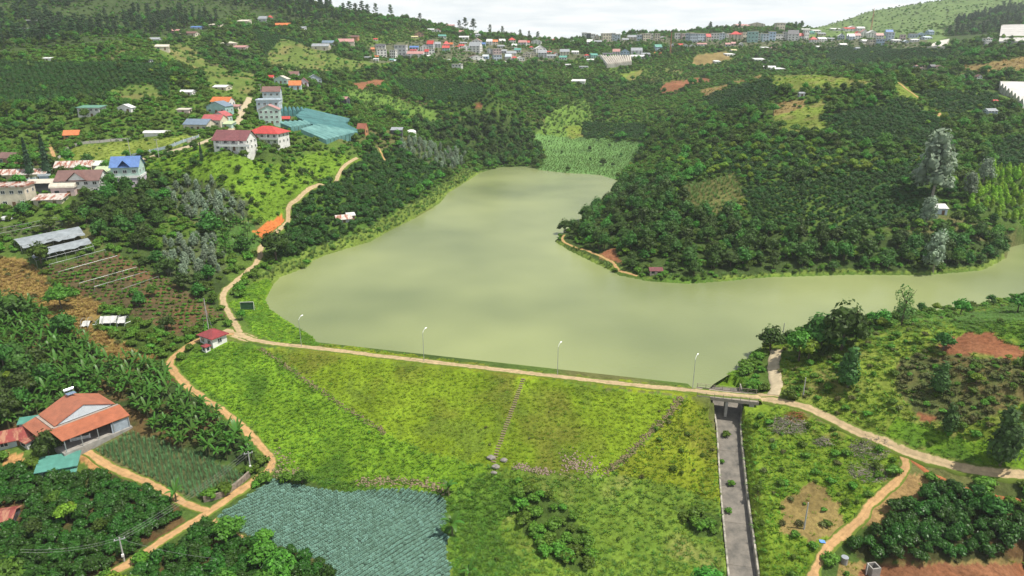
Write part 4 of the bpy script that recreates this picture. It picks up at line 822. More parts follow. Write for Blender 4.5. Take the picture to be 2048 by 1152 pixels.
# pump house
_, w_, d_, h_ = house('pump_house', 'white pump house with dark red hip roof at the dam\'s end', 418, 697, 52, 20, .8, -32, 'hip', 'w', MR('dark_red_tile', (.27, .035, .04), .55, 7), 11, fine=True, over=.55, wins=2, door=False, cat='pump house')
house('valve_house', 'tiny white valve box with red roof below the pump house', 410, 706, 16, 10, .9, -32, 'hip', 'w', MATS['dark_red_tile'], 3.5, wins=1, door=False, over=.25, cat='hut', clear=.2)
q = ground(495, 620); r = plainthing('goal_frame', 'white framed goal with green net on the lakeside grass', 'goal', (q.x, q.y, q.z), R(4)); s_ = pxm(q); w2, h2 = 26 / s_, 17 / s_
m = MB(); m.tube([(-w2 / 2, 0, -.1), (-w2 / 2, 0, h2), (w2 / 2, 0, h2), (w2 / 2, 0, -.1)], .06, 6); m.build('frame', m_white, r); m = MB(); m.add([(-w2 / 2, .1, .1), (w2 / 2, .1, .1), (w2 / 2, .05, h2), (-w2 / 2, .05, h2), (-w2 / 2, .14, .1), (w2 / 2, .14, .1), (w2 / 2, .09, h2), (-w2 / 2, .09, h2)], [(0, 1, 2, 3), (7, 6, 5, 4)]); m.build('net', M('green_net', (.035, .10, .045), .9, .3, 2), r)
for sx in (-1, 1): MB().tube([(sx * w2 / 2, 0, h2), (sx * w2 / 2, 1.4, -.1)], .04, 5).build('brace', m_white, r)
# ------------------------------------------------------------------ village on the left bank
H = house
_, w_, d_, h_ = H('blue_roof_house', 'two storey house with bright blue roof at end of village street', 246, 374, 60, 38, .95, 14, 'gx', 'n', 'blue', 17, 2, True, over=.5, tank=False)
bh = bpy.data.objects['blue_roof_house']; m = MB(); m.box(-w_ / 2 - .25, w_ / 2 + .25, -d_ / 2 - .25, d_ / 2, -3, h_ * .42); m.build('lower_storey', wallm('l'), bh)
m = MB(); m.box(-w_ / 2 - .4, w_ / 2 + .4, -d_ / 2 - .5, -d_ / 2 - .3, h_ * .42 + .01, h_ * .42 + .9); m.box(w_ / 2 + .2, w_ / 2 + .4, -d_ / 2 - .29, d_ / 2, h_ * .42 + .01, h_ * .42 + .9); m.build('balcony', m_white, bh)
cg = MB(); cw_, cd__ = w_ * .42, d_ * .5
for sx in (-1, 1):
    q8 = [(sx * cw_ / 2, -d_ / 2 - .7, h_ + .1), (sx * cw_ / 2, 0, h_ + .1), (0, 0, h_ + 2.4), (0, -d_ / 2 - .7, h_ + 2.4)][::sx]; cg.hexa(q8 + [(a, b, c + .12) for a, b, c in q8])
cg.build('cross_gable_roof', roofm('blue'), bh)
for i in range(2): window(bh, (-w_ * .25 + i * w_ * .5, -d_ / 2 - .28, h_ * .1), 1.3, 1.2, 0, True)
_, w_, d_, h_ = H('gabled_house', 'white house on stilts with dark brown cross gabled roof', 150, 390, 88, 27, .7, 10, 'gx', 'w', 'brown', 16, 2, True, over=.5)
gh_ = bpy.data.objects['gabled_house']; cg = MB()
for sx in (-1, 1):
    q8 = [(sx * w_ * .24, -d_ / 2 - .8, h_ - .1), (sx * w_ * .24, 0, h_ - .1), (0, 0, h_ + 3.0), (0, -d_ / 2 - .8, h_ + 3.0)][::sx]; cg.hexa(q8 + [(a, b, c + .13) for a, b, c in q8])
cg.build('cross_gable_roof', roofm('brown'), gh_); m = MB(); m.add([(-w_ * .22, -d_ / 2 - .1, h_ - .1), (w_ * .22, -d_ / 2 - .1, h_ - .1), (0, -d_ / 2 - .1, h_ + 2.8)], [(0, 1, 2)]); m.build('gable', m_white, gh_)
H('green_roof_house', 'house with pale lime green sheet roof beside the blue roofed house', 205, 366, 50, 18, .9, 14, 'shed', 'c', 'lime', 8, 1, True, over=.6)
H('white_roof_house', 'low house with white roof behind the lime green roof', 176, 346, 52, 14, .8, 8, 'gx', 'w', 'white', 6, 1, True, over=.5)
H('barrel_canopy', 'cream barrel roofed canopy beside the dark brown gabled house', 122, 395, 48, 18, .7, 12, 'barrel', 'p', 'cream', 9, 1, wins=2, over=.4, cat='canopy')
H('net_shed', 'dark netted shed with cream and green roof by the canopy', 76, 388, 52, 20, .8, 10, 'gx', 'd', 'cream', 5, 1, wins=0, cat='shed')
H('long_barn', 'long yellow barn with rusty pale roof left of the dark conifers', 36, 366, 92, 15, .42, 12, 'gx', 'y', m_rust2, 8, 1, wins=4, cat='barn')
H('long_barn', 'long barn with red rusted roof right of the dark conifers', 140, 350, 72, 14, .5, 12, 'gx', 'y', m_rust2, 10, 1, wins=3, cat='barn')
H('blue_gate_house', 'blue shuttered gate building between the barn and conifers', 88, 366, 18, 13, .4, 10, 'flat', 'b', 'pale', 0, 1, wins=0, cat='gatehouse')
H('cream_house', 'two storey cream house with flat roof above the white car', 14, 417, 70, 40, .7, 10, 'flat', 'c', m_rust2, 0, 2, True, over=.5)
H('tin_shed', 'low shed with rusty streaked roof right of the cream house', 92, 412, 56, 11, .6, 8, 'shed', 'c', m_rust2, 6, 1, wins=2, cat='shed', over=.6)
H('brick_house', 'small brown brick house with dark gable roof at left edge', 12, 330, 38, 13, .8, -10, 'gx', 'r', 'brown', 9, 1, True)
_, w_, d_, h_ = H('red_roof_villa', 'two storey white villa with bright red hip roof', 528, 290, 74, 21, .72, -10, 'hip', 'w', 'red', 13, 2, True, over=.9, wins=5)
rv = bpy.data.objects['red_roof_villa']; m = MB(); m.box(-w_ / 2 - .9, w_ / 2 + .9, -d_ / 2 - 1.1, -d_ / 2 - .02, h_ * .5 - .1, h_ * .5 + .08); m.box(-w_ / 2 - .9, w_ / 2 + .9, -d_ / 2 - 1.1, -d_ / 2 - 1.0, h_ * .5 + .081, h_ * .5 + .8); m.build('balcony', m_white, rv)
for i in range(4): MB().box(-w_ / 2 - .5 + i * (w_ + 1) / 3 - .12, -w_ / 2 - .5 + i * (w_ + 1) / 3 + .12, -d_ / 2 - .95, -d_ / 2 - .7, -2, h_).build('column', m_white, rv)
_, w_, d_, h_ = H('brown_roof_villa', 'two storey white villa with maroon gable roof and terrace', 462, 302, 72, 21, .72, -6, 'gx', 'w', MR('maroon_tile', (.20, .065, .07), .6, 7), 16, 2, True, over=.7, wins=4)
bv = bpy.data.objects['brown_roof_villa']; m = MB(); m.box(-w_ * .3, w_ / 2 + 2.5, -d_ / 2 - 1.8, -d_ / 2 - .02, h_ * .46 - .15, h_ * .46 + .05); m.box(-w_ * .3, w_ / 2 + 2.5, -d_ / 2 - 1.8, -d_ / 2 - 1.68, h_ * .46 + .051, h_ * .46 + .85); m.build('terrace', m_white, bv)
q8 = [(-w_ * .2, -d_ / 2 - 1.9, h_ - .3), (w_ * .35, -d_ / 2 - 1.9, h_ - .3), (w_ * .35, -d_ / 2 - .1, h_ + .75), (-w_ * .2, -d_ / 2 - .1, h_ + .75)]; m = MB(); m.hexa(q8 + [(a, b, c + .12) for a, b, c in q8]); m.build('porch_roof', MATS['maroon_tile'], bv)
for x_ in (-.18, .08, .33): MB().box(w_ * x_ - .12, w_ * x_ + .12, -d_ / 2 - 1.7, -d_ / 2 - 1.46, -2, h_ - .3).build('column', m_white, bv)
H('slate_roof_house', 'cream house with slate blue roof at the foot of the street', 392, 263, 52, 13, .75, -6, 'gx', 'c', 'slate', 9, 1, True)
H('pink_roof_house', 'cream house with rose red roof behind the slate blue roof', 424, 255, 42, 14, .8, -6, 'gx', 'c', MR('rose_tile', (.42, .10, .10), .6, 7), 9, 1, True)
H('teal_house', 'teal walled house with small crimson roof beside the street', 440, 247, 32, 14, .9, -8, 'gy', 'n', MATS['rose_tile'], 8, 1, True)
H('teal_house', 'grey blue gabled house behind the crimson roofed teal house', 434, 229, 44, 15, .8, -8, 'gy', 't', 'slate', 9, 1, True)
H('orange_roof_house', 'white house with vivid orange roof beside the street', 441, 214, 40, 10, .7, -6, 'gx', 'w', 'orange', 8, 1, True)
H('green_roof_shed', 'low shed with pale green roof at the street\'s left side', 452, 256, 28, 7, .8, -8, 'shed', 'n', 'lime', 4, 1, wins=1, cat='shed')
H('terrace_shed', 'low brick coloured terrace shed right of the orange roof', 468, 221, 20, 7, .8, -6, 'shed', 'c', 'pink', 3, 1, wins=1, cat='shed')
H('tall_white_house', 'tall white house with brown roof at the street\'s right side', 541, 207, 38, 22, .8, 10, 'gx', 's', 'brown', 9, 2, True)
H('flat_block', 'pale blue flat roofed block below the tall white house', 534, 229, 48, 26, .8, 8, 'flat', 's', 'pale', 0, 2, True)
H('balcony_house', 'pale green house with faded pink roof and side balconies', 535, 250, 46, 28, .9, 12, 'gy', 'n', 'pink', 9, 3, True)
H('red_hut', 'small red roofed hut beside the teal greenhouse', 569, 244, 19, 6, .8, 10, 'gx', 'd', 'red', 4, 1, wins=0, cat='hut')
H('grey_gable_house', 'large grey house with slate gable roof on the upper slope', 625, 174, 34, 15, .9, 18, 'gy', 'k', 'grey', 8, 2, True)
H('orange_roof_house', 'small house with glowing orange roof on the upper slope', 588, 180, 26, 9, .9, 10, 'gx', 's', 'orange', 8, 1, True)
H('maroon_roof_house', 'small house with maroon roof left of the grey gabled house', 606, 172, 18, 8, .9, 10, 'gy', 'l', MATS['maroon_tile'], 7, 1)
H('green_gable_house', 'pale green gabled house on the upper slope', 562, 169, 26, 10, .8, 0, 'gy', 'n', 'cream', 6, 1, True)
H('brown_roof_house', 'long house with dull brown roof behind the upper slope houses', 580, 158, 32, 8, .6, 6, 'gx', 'g', 'brown', 6, 1)
H('red_roof_hut', 'small crimson roof showing among trees left of the upper houses', 538, 160, 16, 4, .8, 0, 'gx', 'w', 'red', 4, 1, wins=1, cat='hut')
H('wooden_hut', 'little wooden gable hut beside the teal greenhouse', 724, 270, 20, 12, .9, -12, 'gx', 'o', MR('brown_red_tile', (.32, .10, .06), .6, 7), 9, 1, cat='hut')
H('dark_hut', 'dark hut with pale gable below the hillside village', 689, 212, 18, 13, .9, -20, 'gx', 'd', 'pink', 4, 1, wins=1, cat='hut')
H('tank_shed', 'dark shed with grey roof next to the white tank', 793, 270, 22, 9, .7, 0, 'shed', 'd', 'grey', 4, 1, wins=1, cat='shed')
q = ground(822, 272); r = plainthing('water_tank', 'round white domed tank on the bank above the lake', 'tank', (q.x, q.y + 2.5, q.z)); rr = 9.5 / pxm(q)
m = MB(); n = 16
for z_, k_ in ((-1, 1), (rr * .8, 1.0)): m.v += [(math.cos(i * 6.2832 / n) * rr * k_, math.sin(i * 6.2832 / n) * rr * k_, z_) for i in range(n)]
m.f += [(i, (i + 1) % n, n + (i + 1) % n, n + i) for i in range(n)]; m.m += [0] * n; m.build('shell', m_white, r)
m = MB(); m.v += [(math.cos(i * 6.2832 / n) * rr * 1.04 * c, math.sin(i * 6.2832 / n) * rr * 1.04 * c, rr * .8 + z_) for c, z_ in ((1, 0), (.8, rr * .28), (.4, rr * .42)) for i in range(n)]; m.f += [(j * n + i, j * n + (i + 1) % n, (j + 1) * n + (i + 1) % n, (j + 1) * n + i) for j in range(2) for i in range(n)] + [tuple(2 * n + i for i in range(n))]; m.m += [0] * (2 * n + 1); m.build('dome', m_white, r)
H('stilt_house', 'modern white house with green flat roof on the left slope', 179, 234, 44, 17, .6, 0, 'shed', 'w', 'green', 3, 2, True, over=.6)
H('arched_house', 'small white house with curved roof and big windows on left slope', 250, 226, 26, 10, .7, 0, 'gy', 'w', 'white', 6, 1, True)
H('orange_hut', 'hut with orange and red tiled roofs on the lower left slope', 138, 277, 32, 6, .8, 14, 'gx', 'o', 'orange', 8, 1, cat='hut')
H('plastic_tunnel', 'low white plastic tunnel above the grass plot', 310, 273, 46, 5, .45, 4, 'barrel', 'w', 'white', 4, 1, wins=0, cat='greenhouse')
H('pink_shed', 'low shed with pale roof above the slate blue house', 366, 226, 24, 6, .6, 0, 'shed', 'p', 'cream', 2, 1, wins=1, cat='shed')
H('white_shed', 'small white shed in the upper left coffee field', 94, 122, 18, 4, .6, 0, 'shed', 'w', 'white', 2, 1, wins=1, cat='shed')
H('hill_building', 'grey building with pale roof high in the left pine wood', 69, 50, 28, 8, .5, 0, 'flat', 'd', 'white', 0, 1)
H('hill_building', 'long low white building with teal front below the pine wood', 62, 64, 42, 6, .4, 0, 'flat', 't', 'white', 0, 1)
for i, (a, b, w2, h2, wl, rf, lb) in enumerate([(320, 100, 28, 6, 'c', 'cream', 'pale tomb-like house in the upper left clearing'), (308, 84, 20, 5, 'g', 'grey', 'grey gabled house left of the upper left clearing'), (392, 58, 22, 3, 'b', 'blue', 'house with blue roof near the top left wood'), (428, 54, 26, 4, 'c', 'cream', 'pale house right of the small blue roof'), (350, 66, 18, 4, 'p', 'pink', 'pinkish house below the small blue roof'), (380, 72, 26, 5, 'c', 'brown', 'low brown roofed house below the small blue roof'), (455, 92, 32, 5, 'c', 'cream', 'long pale house on the upper left slope'), (480, 100, 28, 5, 'p', 'pink', 'long pinkish house on the upper left slope'), (485, 48, 26, 5, 'c', 'cream', 'pale house beside the far left trees'), (540, 42, 10, 6, 'w', 'red', 'tiny white house with red roof on far left slope'), (560, 58, 32, 7, 'o', 'orange', 'long orange roofed house on the far left slope'), (525, 45, 20, 7, 'g', 'grey', 'grey house left of the long orange roof'), (603, 62, 16, 5, 'g', 'grey', 'grey house right of the long orange roof'), (640, 100, 34, 7, 'c', 'grey', 'pale terraced house above the coffee field'), (655, 92, 24, 6, 'g', 'slate', 'slate roofed house above the coffee field'), (690, 92, 34, 8, 'c', 'pink', 'cluster house with pinkish roof above coffee field'), (705, 78, 22, 4, 'o', 'brown', 'brown roofed shelter above the pinkish cluster house'), (372, 190, 26, 5, 'w', 'white', 'low white terrace building above the street houses'), (440, 180, 34, 5, 'c', 'white', 'pale terrace walls beside the upper street'), (290, 125, 20, 4, 'g', 'dark', 'dark low shed in the upper left clearing')]):
    H('hillside_house', lb, a, b, w2, h2, .7, random.uniform(-15, 15), random.choice(['gx', 'gx', 'hip', 'shed']), wl, rf, h2 * .7, 1, wins=2)
H('tin_shack', 'shack with rusty white tin roofs in the lakeside orchard', 684, 447, 34, 8, .7, 22, 'gx', 'g', m_rust2, 6, 1, wins=1, cat='shack', over=.5)
H('tin_shack', 'small tilted white tin roof beside the orchard shack', 700, 440, 18, 8, .9, 22, 'shed', 'r', 'white', 3, 1, wins=0, cat='shack', over=.4)
H('pink_hut', 'small pink walled hut with red roof on the wooded point', 1312, 550, 24, 8, .7, 0, 'gx', 'p', MATS['maroon_tile'], 4, 1, cat='hut', clear=.4)
H('white_roof_hut', 'hut with plain white sheet roof on the right-hand shore hill', 1880, 430, 32, 12, .6, -8, 'shed', 's', 'white', 6, 1, cat='hut', clear=4)
H('grey_hut', 'tiny grey hut on the hilltop plot', 1604, 193, 11, 6, .8, 0, 'gx', 'g', 'grey', 2, 1, wins=1, cat='hut')
# ------------------------------------------------------------------ far town (rows read off enlarged crops: centre x, base y, width, height, wall, roof)
TOWN = []
def crop(ox, oy, k, rows):
    for t4 in rows.split():
        a, b, w2, h2, wl, rf = t4.split(','); TOWN.append((ox + float(a) * k, oy + float(b) * k, float(w2) * k, float(h2) * k, wl, rf))
crop(720, 50, .166, """245,300,110,60,w,dark 250,385,130,75,w,flat 185,190,50,25,w,red 150,320,45,40,o,orange 490,370,140,105,g,flat 400,400,80,80,w,flat 510,345,40,28,w,red 185,400,70,25,c,orange 650,300,100,40,b,blue 645,325,80,25,w,red
 665,400,190,70,w,pink 775,315,100,70,w,slate 850,295,85,90,g,red 805,365,50,60,w,red 860,358,70,55,w,flat 830,400,85,30,w,white 935,275,70,60,g,grey 1040,300,80,90,g,red 1035,325,80,65,t,red 1100,265,45,45,c,orange 1170,285,60,30,w,red
 1220,275,70,35,w,red 1275,312,75,60,w,white 1390,335,150,110,w,grey 1410,245,110,70,w,pink 1245,240,90,30,y,grey 1250,178,110,40,w,white 1420,118,90,35,w,white 1390,152,120,40,g,grey 930,88,70,35,w,red 850,78,80,30,w,white
 705,152,110,60,r,brown 655,163,80,25,y,yellow 985,163,100,40,g,teal 1205,58,90,40,w,white 1220,112,60,40,w,pink 1090,30,90,30,g,pink 1490,258,50,40,b,blue 1560,242,70,60,w,white 1630,243,60,55,c,orange 1710,222,80,45,w,white
 1830,235,85,70,w,red 1860,275,60,40,w,white 1700,282,90,35,w,grey 1560,348,75,60,g,slate 1650,385,100,80,p,flat 1730,343,70,40,g,grey 1650,432,110,60,k,flat 1820,385,120,60,c,grey 1790,432,80,70,w,pale 1860,434,60,50,w,red
 1930,434,100,45,w,white 1900,334,80,45,g,teal 1960,255,100,60,g,pink 2020,243,50,45,w,red 2010,393,90,60,c,grey 1390,424,180,55,w,brown 1515,412,75,45,b,pale 1170,542,120,55,w,flat 1470,447,70,20,w,white 1780,462,50,20,w,white
 540,405,150,40,d,dark 380,443,60,30,w,teal 430,453,40,30,w,pale 80,412,90,25,w,grey 190,432,60,20,w,white 1060,442,50,20,w,white""")
crop(1060, 40, .166, """80,295,120,50,w,white 15,355,50,35,w,red 120,405,130,80,w,white 35,435,80,50,c,white 150,455,100,80,g,grey 230,405,60,25,w,red 310,433,45,35,w,red 260,463,100,40,w,grey 420,435,110,70,c,grey 400,484,90,45,w,teal 545,413,80,35,w,white
 295,252,40,30,w,red 215,275,70,40,r,brown 290,208,60,25,w,pink 470,283,60,25,w,white 525,288,45,35,c,white 655,220,60,60,w,flat 708,235,55,60,d,flat 760,233,50,50,w,flat 720,312,65,65,w,white 820,292,90,40,g,grey 810,243,60,60,c,grey
 920,268,110,85,c,flat 1000,253,60,75,k,flat 1055,272,70,80,s,flat 1150,267,80,40,c,grey 1235,252,110,60,c,grey 1320,252,60,60,k,flat 1400,252,90,70,c,flat 1460,243,60,60,w,flat 1535,252,60,70,c,flat 1610,242,80,40,c,grey 1780,232,60,60,w,flat
 1850,232,60,55,p,flat 1930,267,100,90,k,flat 2000,242,70,60,g,flat 685,453,65,35,w,red 770,463,90,50,t,teal 850,453,60,30,w,white 730,503,85,28,w,white 940,443,120,40,d,dark 1045,433,90,70,w,pink 1150,443,110,80,b,slate 1290,424,130,75,w,grey
 1400,443,100,40,g,grey 1545,378,90,70,b,teal 1545,423,80,30,o,orange 1645,352,80,40,w,grey 1730,332,60,40,g,grey 1810,332,60,40,w,red 1880,332,60,40,w,pink 1960,332,60,30,w,grey 1310,474,160,45,w,white 335,522,50,20,w,white 460,558,60,20,w,white 650,583,100,20,g,grey""")
crop(1380, 40, .166, """40,272,80,90,k,flat 130,262,100,80,k,flat 220,262,60,80,c,red 310,257,100,80,w,flat 385,243,60,70,k,flat 465,218,60,45,w,flat 560,238,130,85,c,red 655,233,70,65,c,flat 765,272,130,110,t,flat 850,252,60,70,w,flat 910,262,70,80,k,flat
 990,252,70,90,b,flat 1070,243,100,60,w,flat 1155,243,70,80,g,flat 1255,253,130,110,w,dark 1340,243,50,70,w,red 1400,243,60,100,w,flat 1490,287,75,70,w,red 1595,267,100,50,w,white 1720,253,120,35,g,grey 1830,237,80,60,k,white 1940,237,80,60,k,white
 1850,323,80,35,w,white 1595,353,100,35,w,white 910,353,90,25,w,white 1030,362,110,30,c,pink 620,322,50,45,w,white 525,313,50,40,p,pink 460,323,60,40,g,pink 150,318,110,35,w,pink 490,437,125,30,w,white 530,388,70,30,w,yellow 330,523,80,30,w,white
 840,507,120,40,w,white 920,513,70,20,w,white 980,602,150,40,w,white 1080,613,150,30,w,white 1790,597,100,30,w,pink 635,102,180,45,c,pink 830,88,210,50,c,pink 1090,142,100,85,c,flat 245,102,40,55,g,flat 1410,132,100,25,w,white 1440,172,130,30,t,teal
 1530,152,90,30,w,white 1600,192,90,35,c,grey 1770,92,100,30,w,white 1950,92,150,40,w,red 2020,232,70,60,w,pink""")
crop(1700, 40, .1737, """30,108,90,50,w,white 130,102,80,40,w,white 20,232,60,60,k,white 90,203,60,60,w,red 165,203,80,80,w,pink 260,203,100,70,w,white 345,223,80,60,w,pink 460,183,80,60,b,blue 470,243,70,80,k,flat 180,273,90,40,w,white 270,293,90,50,c,flat
 360,293,90,60,b,flat 550,258,90,30,w,white 615,233,60,50,p,flat 650,268,50,30,s,pale 760,253,80,30,w,white 740,208,90,40,k,flat 830,193,80,40,b,slate 935,173,80,50,b,slate 900,223,110,30,s,pale 90,348,60,30,k,grey 1590,292,80,65,w,flat
 815,553,100,20,g,pink 845,588,90,35,c,brown 960,573,80,50,d,dark 1035,563,70,35,c,brown 1380,658,120,35,w,brown 1490,693,60,55,w,brown 470,622,110,30,w,white 240,653,40,35,w,white 560,657,50,30,s,pale 1675,963,50,25,o,red 1640,1093,120,60,k,grey""")
RN = dict(flat='flat roof', white='white roof', grey='grey roof', red='red roof', pink='faded red roof', teal='teal roof', slate='slate blue roof', blue='bright blue roof', orange='orange roof', brown='brown roof', dark='black roof', yellow='yellow roof', pale='pale blue roof')
ORD = ['first', 'second', 'third', 'fourth', 'fifth', 'sixth', 'seventh', 'eighth', 'ninth', 'tenth', 'eleventh', 'twelfth', 'thirteenth', 'fourteenth', 'fifteenth', 'sixteenth', 'seventeenth', 'eighteenth', 'nineteenth', 'twentieth', 'twenty-first', 'twenty-second', 'twenty-third', 'twenty-fourth', 'twenty-fifth', 'twenty-sixth', 'twenty-seventh', 'twenty-eighth', 'twenty-ninth', 'thirtieth']
keys = {}
for r_ in sorted(TOWN, key=lambda r_: r_[0]):
    big = 'tall' if r_[3] >= 9.5 else 'wide' if r_[2] > 2.4 * r_[3] else 'small'; side = 'in left far town' if r_[0] < 1065 else 'in middle far town' if r_[0] < 1400 else 'in right far town'
    keys.setdefault((big, r_[4], r_[5], side), []).append(r_)
for (big, wl, rf, side), L_ in keys.items():
    base = '%s %s house with %s %s' % (big, WNAME[wl], RN[rf], side)
    for i, (a, b, w2, h2, _, _) in enumerate(L_):
        lb = base if len(L_) == 1 else base + ', ' + ('leftmost such' if i == 0 else '%s such from left' % ORD[i])
        rk = 'flat' if rf == 'flat' else ('hip' if rf == 'red' and i % 2 else 'shed' if rf in ('white', 'grey') and big == 'wide' else 'gy' if (i + len(wl + rf)) % 3 == 0 else 'gx')
        rp = 0 if rk == 'flat' else h2 * .42; hh_ = h2 - rp * .9
        H('town_house', lb, a, b, w2 * 1.08, hh_ * 1.1, .8, random.uniform(-16, 16), rk, wl, 'cream' if rf == 'flat' else rf, rp, 3 if h2 > 11 else 2 if h2 > 7.5 else 1, wins=2 if w2 < 13 else 3, door=False, over=.25, tank=(i % 3 == 1 and rk == 'flat'), clear=1.5, base=4, group='houses of the far town')
# ------------------------------------------------------------------ greenhouses
def greenhouse(name, label, corners, n, hgt, arch, mat, along='v', wallm_=None, cat='greenhouse'):
    """corners in photo pixels: back left, back right, front right, front left; n barrel bays"""
    C_ = [np.array(ground(*c)) for c in corners]; cen = sum(C_) / 4; r = plainthing(name, label, cat, tuple(cen))
    lift = np.array([0, 0, hgt])
    def P(u, v):                                            # v: 0 back .. 1 front
        q = (C_[0] * (1 - u) + C_[1] * u) * (1 - v) + (C_[3] * (1 - u) + C_[2] * u) * v; q[2] = (C_[0][2] * (1 - u) + C_[1][2] * u) * (1 - v) + (C_[3][2] * (1 - u) + C_[2][2] * u) * v; return q - cen + lift
    L2 = 10
    for i in range(n):
        m = MB(); vs = []
        for a in range(L2 + 1):
            for k in range(7):
                f = (i + .05 + .90 * k / 6) / n; rise = arch * math.sin(math.pi * k / 6); q = P(f, a / L2) if along == 'v' else P(a / L2, f); vs.append((q[0], q[1], q[2] + rise))
        m.add(vs, [(a * 7 + k, a * 7 + k + 1, a * 7 + k + 8, a * 7 + k + 7) for a in range(L2) for k in range(6)])
        for row in (0, L2): m.add([vs[row * 7 + k] for k in range(7)] + [(vs[row * 7 + k][0], vs[row * 7 + k][1], vs[row * 7 + k][2] - (hgt + 1.5) - (arch * math.sin(math.pi * k / 6))) for k in (0, 6)], [tuple(range(7)) + (8, 7)])
        if i in (0, n - 1):
            k = 0 if i == 0 else 6; m.add([vs[0 + k], vs[L2 * 7 + k], (vs[L2 * 7 + k][0], vs[L2 * 7 + k][1], vs[L2 * 7 + k][2] - hgt - 1.5), (vs[k][0], vs[k][1], vs[k][2] - hgt - 1.5)], [(0, 1, 2, 3)])
        m.build('bay', mat, r, True)
    xs = [c[0] for c in C_]; ys = [c[1] for c in C_]; FOOT.append((cen[0], cen[1], 1, 0, (max(xs) - min(xs)) / 2 * .8, (max(ys) - min(ys)) / 2 * .8)); return r
m_tealp = M('teal_plastic', (.055, .16, .16), .6, .35, .25, .1, dark=(.035, .11, .115)); m_tealp2 = M('pale_teal_plastic', (.12, .25, .235), .6, .35, .25, .1, dark=(.06, .16, .16)); m_whp = M('white_plastic', (.52, .51, .48), .5, .2, .15, .1, dark=(.42, .40, .37)); m_crp = M('cream_plastic', (.66, .62, .55), .4, .25, .15, .1, dark=(.44, .40, .35))
z1 = lambda a, b: (360 + a * .1953, 120 + b * .1953)
greenhouse('teal_greenhouse', 'long teal plastic greenhouse roof at the back of the greenhouse group', [z1(1290, 540), z1(1775, 655), z1(1700, 690), z1(1190, 620)], 7, 2.6, .5, m_tealp, 'u')
greenhouse('teal_greenhouse', 'big teal plastic greenhouse roof in the middle of the group', [z1(1190, 625), z1(1690, 690), z1(1840, 770), z1(1370, 715)], 8, 2.4, .5, m_tealp, 'u')
greenhouse('teal_greenhouse', 'pale teal greenhouse roof nearest the lake', [z1(1240, 755), z1(1420, 700), z1(1840, 775), z1(1500, 865)], 9, 2.4, .4, m_tealp2, 'v')
greenhouse('teal_greenhouse', 'small pale teal greenhouse roof beside the red hut', [z1(1010, 680), z1(1300, 665), z1(1360, 700), z1(1140, 735)], 6, 2.3, .5, m_tealp2, 'v')
greenhouse('hooped_greenhouse', 'grey green hooped tunnels behind the red hut', [z1(1020, 545), z1(1270, 545), z1(1290, 580), z1(1020, 590)], 6, 2.6, 1.2, m_tealp, 'v')
zb = lambda a, b: (1060 + a * .166, 40 + b * .166)
greenhouse('white_greenhouse', 'ribbed cream white greenhouse below the middle of the far town', [zb(840, 470), zb(1215, 470), zb(1225, 545), zb(925, 580)], 13, 3, 1.8, m_crp, 'v')
zd = lambda a, b: (1700 + a * .1737, 40 + b * .1737)
greenhouse('white_greenhouse', 'striped white greenhouse block at the top right edge', [zd(1735, 95), zd(2080, 90), zd(2060, 285), zd(1705, 285)], 7, 3, 2.2, m_whp, 'u')
greenhouse('white_greenhouse', 'sloping white greenhouse at right edge above the coffee rows', [zd(1695, 785), zd(2040, 790), zd(2200, 1030), zd(1985, 1030)], 8, 3, 2.4, m_whp, 'u')
greenhouse('white_greenhouse', 'small pale greenhouse right of the far town', [zd(1040, 270), zd(1140, 250), zd(1085, 340), zd(880, 340)], 6, 3, .8, m_crp, 'u')
H('field_shed', 'long white roofed shed halfway up the valley head', 1158, 168, 30, 5, .6, -14, 'shed', 'w', 'white', 3, 1, wins=0, cat='shed')
# ------------------------------------------------------------------ shade house, tunnel wreck, pipes, car
sc_ = [ground(*c) for c in [(30, 492), (160, 466), (190, 505), (75, 535)]]; r = plainthing('shade_house', 'open shade house with torn white netting on a metal frame', 'shade house', tuple(sc_[0])); o0 = sc_[0]
def SHP(u, v, z): return (sc_[0] * (1 - u) + sc_[1] * u) * (1 - v) + (sc_[3] * (1 - u) + sc_[2] * u) * v - o0 + Vector((0, 0, z))
m_net = M('white_net', (.25, .28, .30), .8, .3, .6); 
for i in range(7):
    for v_ in (0, .33, .66, 1): q = SHP(i / 6, v_, 0); MB().tube([q - Vector((0, 0, .4)), q + Vector((0, 0, 2.2))], .05, 5).build('post', m_galv, r)
for v_ in (0, .33, .66, 1): MB().tube([SHP(0, v_, 2.2), SHP(.5, v_, 2.25), SHP(1, v_, 2.2)], .05, 5).build('rail', m_galv, r)
for i in range(9): MB().tube([SHP(i / 8, .62, 2.2), SHP(i / 8, 1, 2.2)], .035, 4).build('rafter', m_galv, r)
for v0, v1 in ((.0, .30), (.36, .42), (.60, .86)):
    m = MB(); vs = []
    for a in range(17):
        for k in range(4): t_ = k / 3; q = SHP(a / 16, v0 + (v1 - v0) * t_ + (random.uniform(-.02, .05) if k == 3 else 0), 2.28 + .35 * math.sin(math.pi * t_) - .15 * abs(math.sin(a * math.pi / 2)) * t_); vs.append(q)
    m.add(vs, [(a * 4 + k, a * 4 + k + 1, a * 4 + k + 5, a * 4 + k + 4) for a in range(16) for k in range(3)]); m.build('net', m_net, r, True)
m = MB(); m.add([SHP(.02, .31, 2.0), SHP(.98, .31, 2.0), SHP(.98, .36, 1.9), SHP(.02, .36, 1.9)], [(0, 1, 2, 3)]); m.build('shade_sheet', M('dark_net', (.06, .09, .09), .9, .3, 1), r)
FOOT.append(((sc_[0].x + sc_[2].x) / 2, (sc_[0].y + sc_[2].y) / 2, 1, 0, 10, 8))
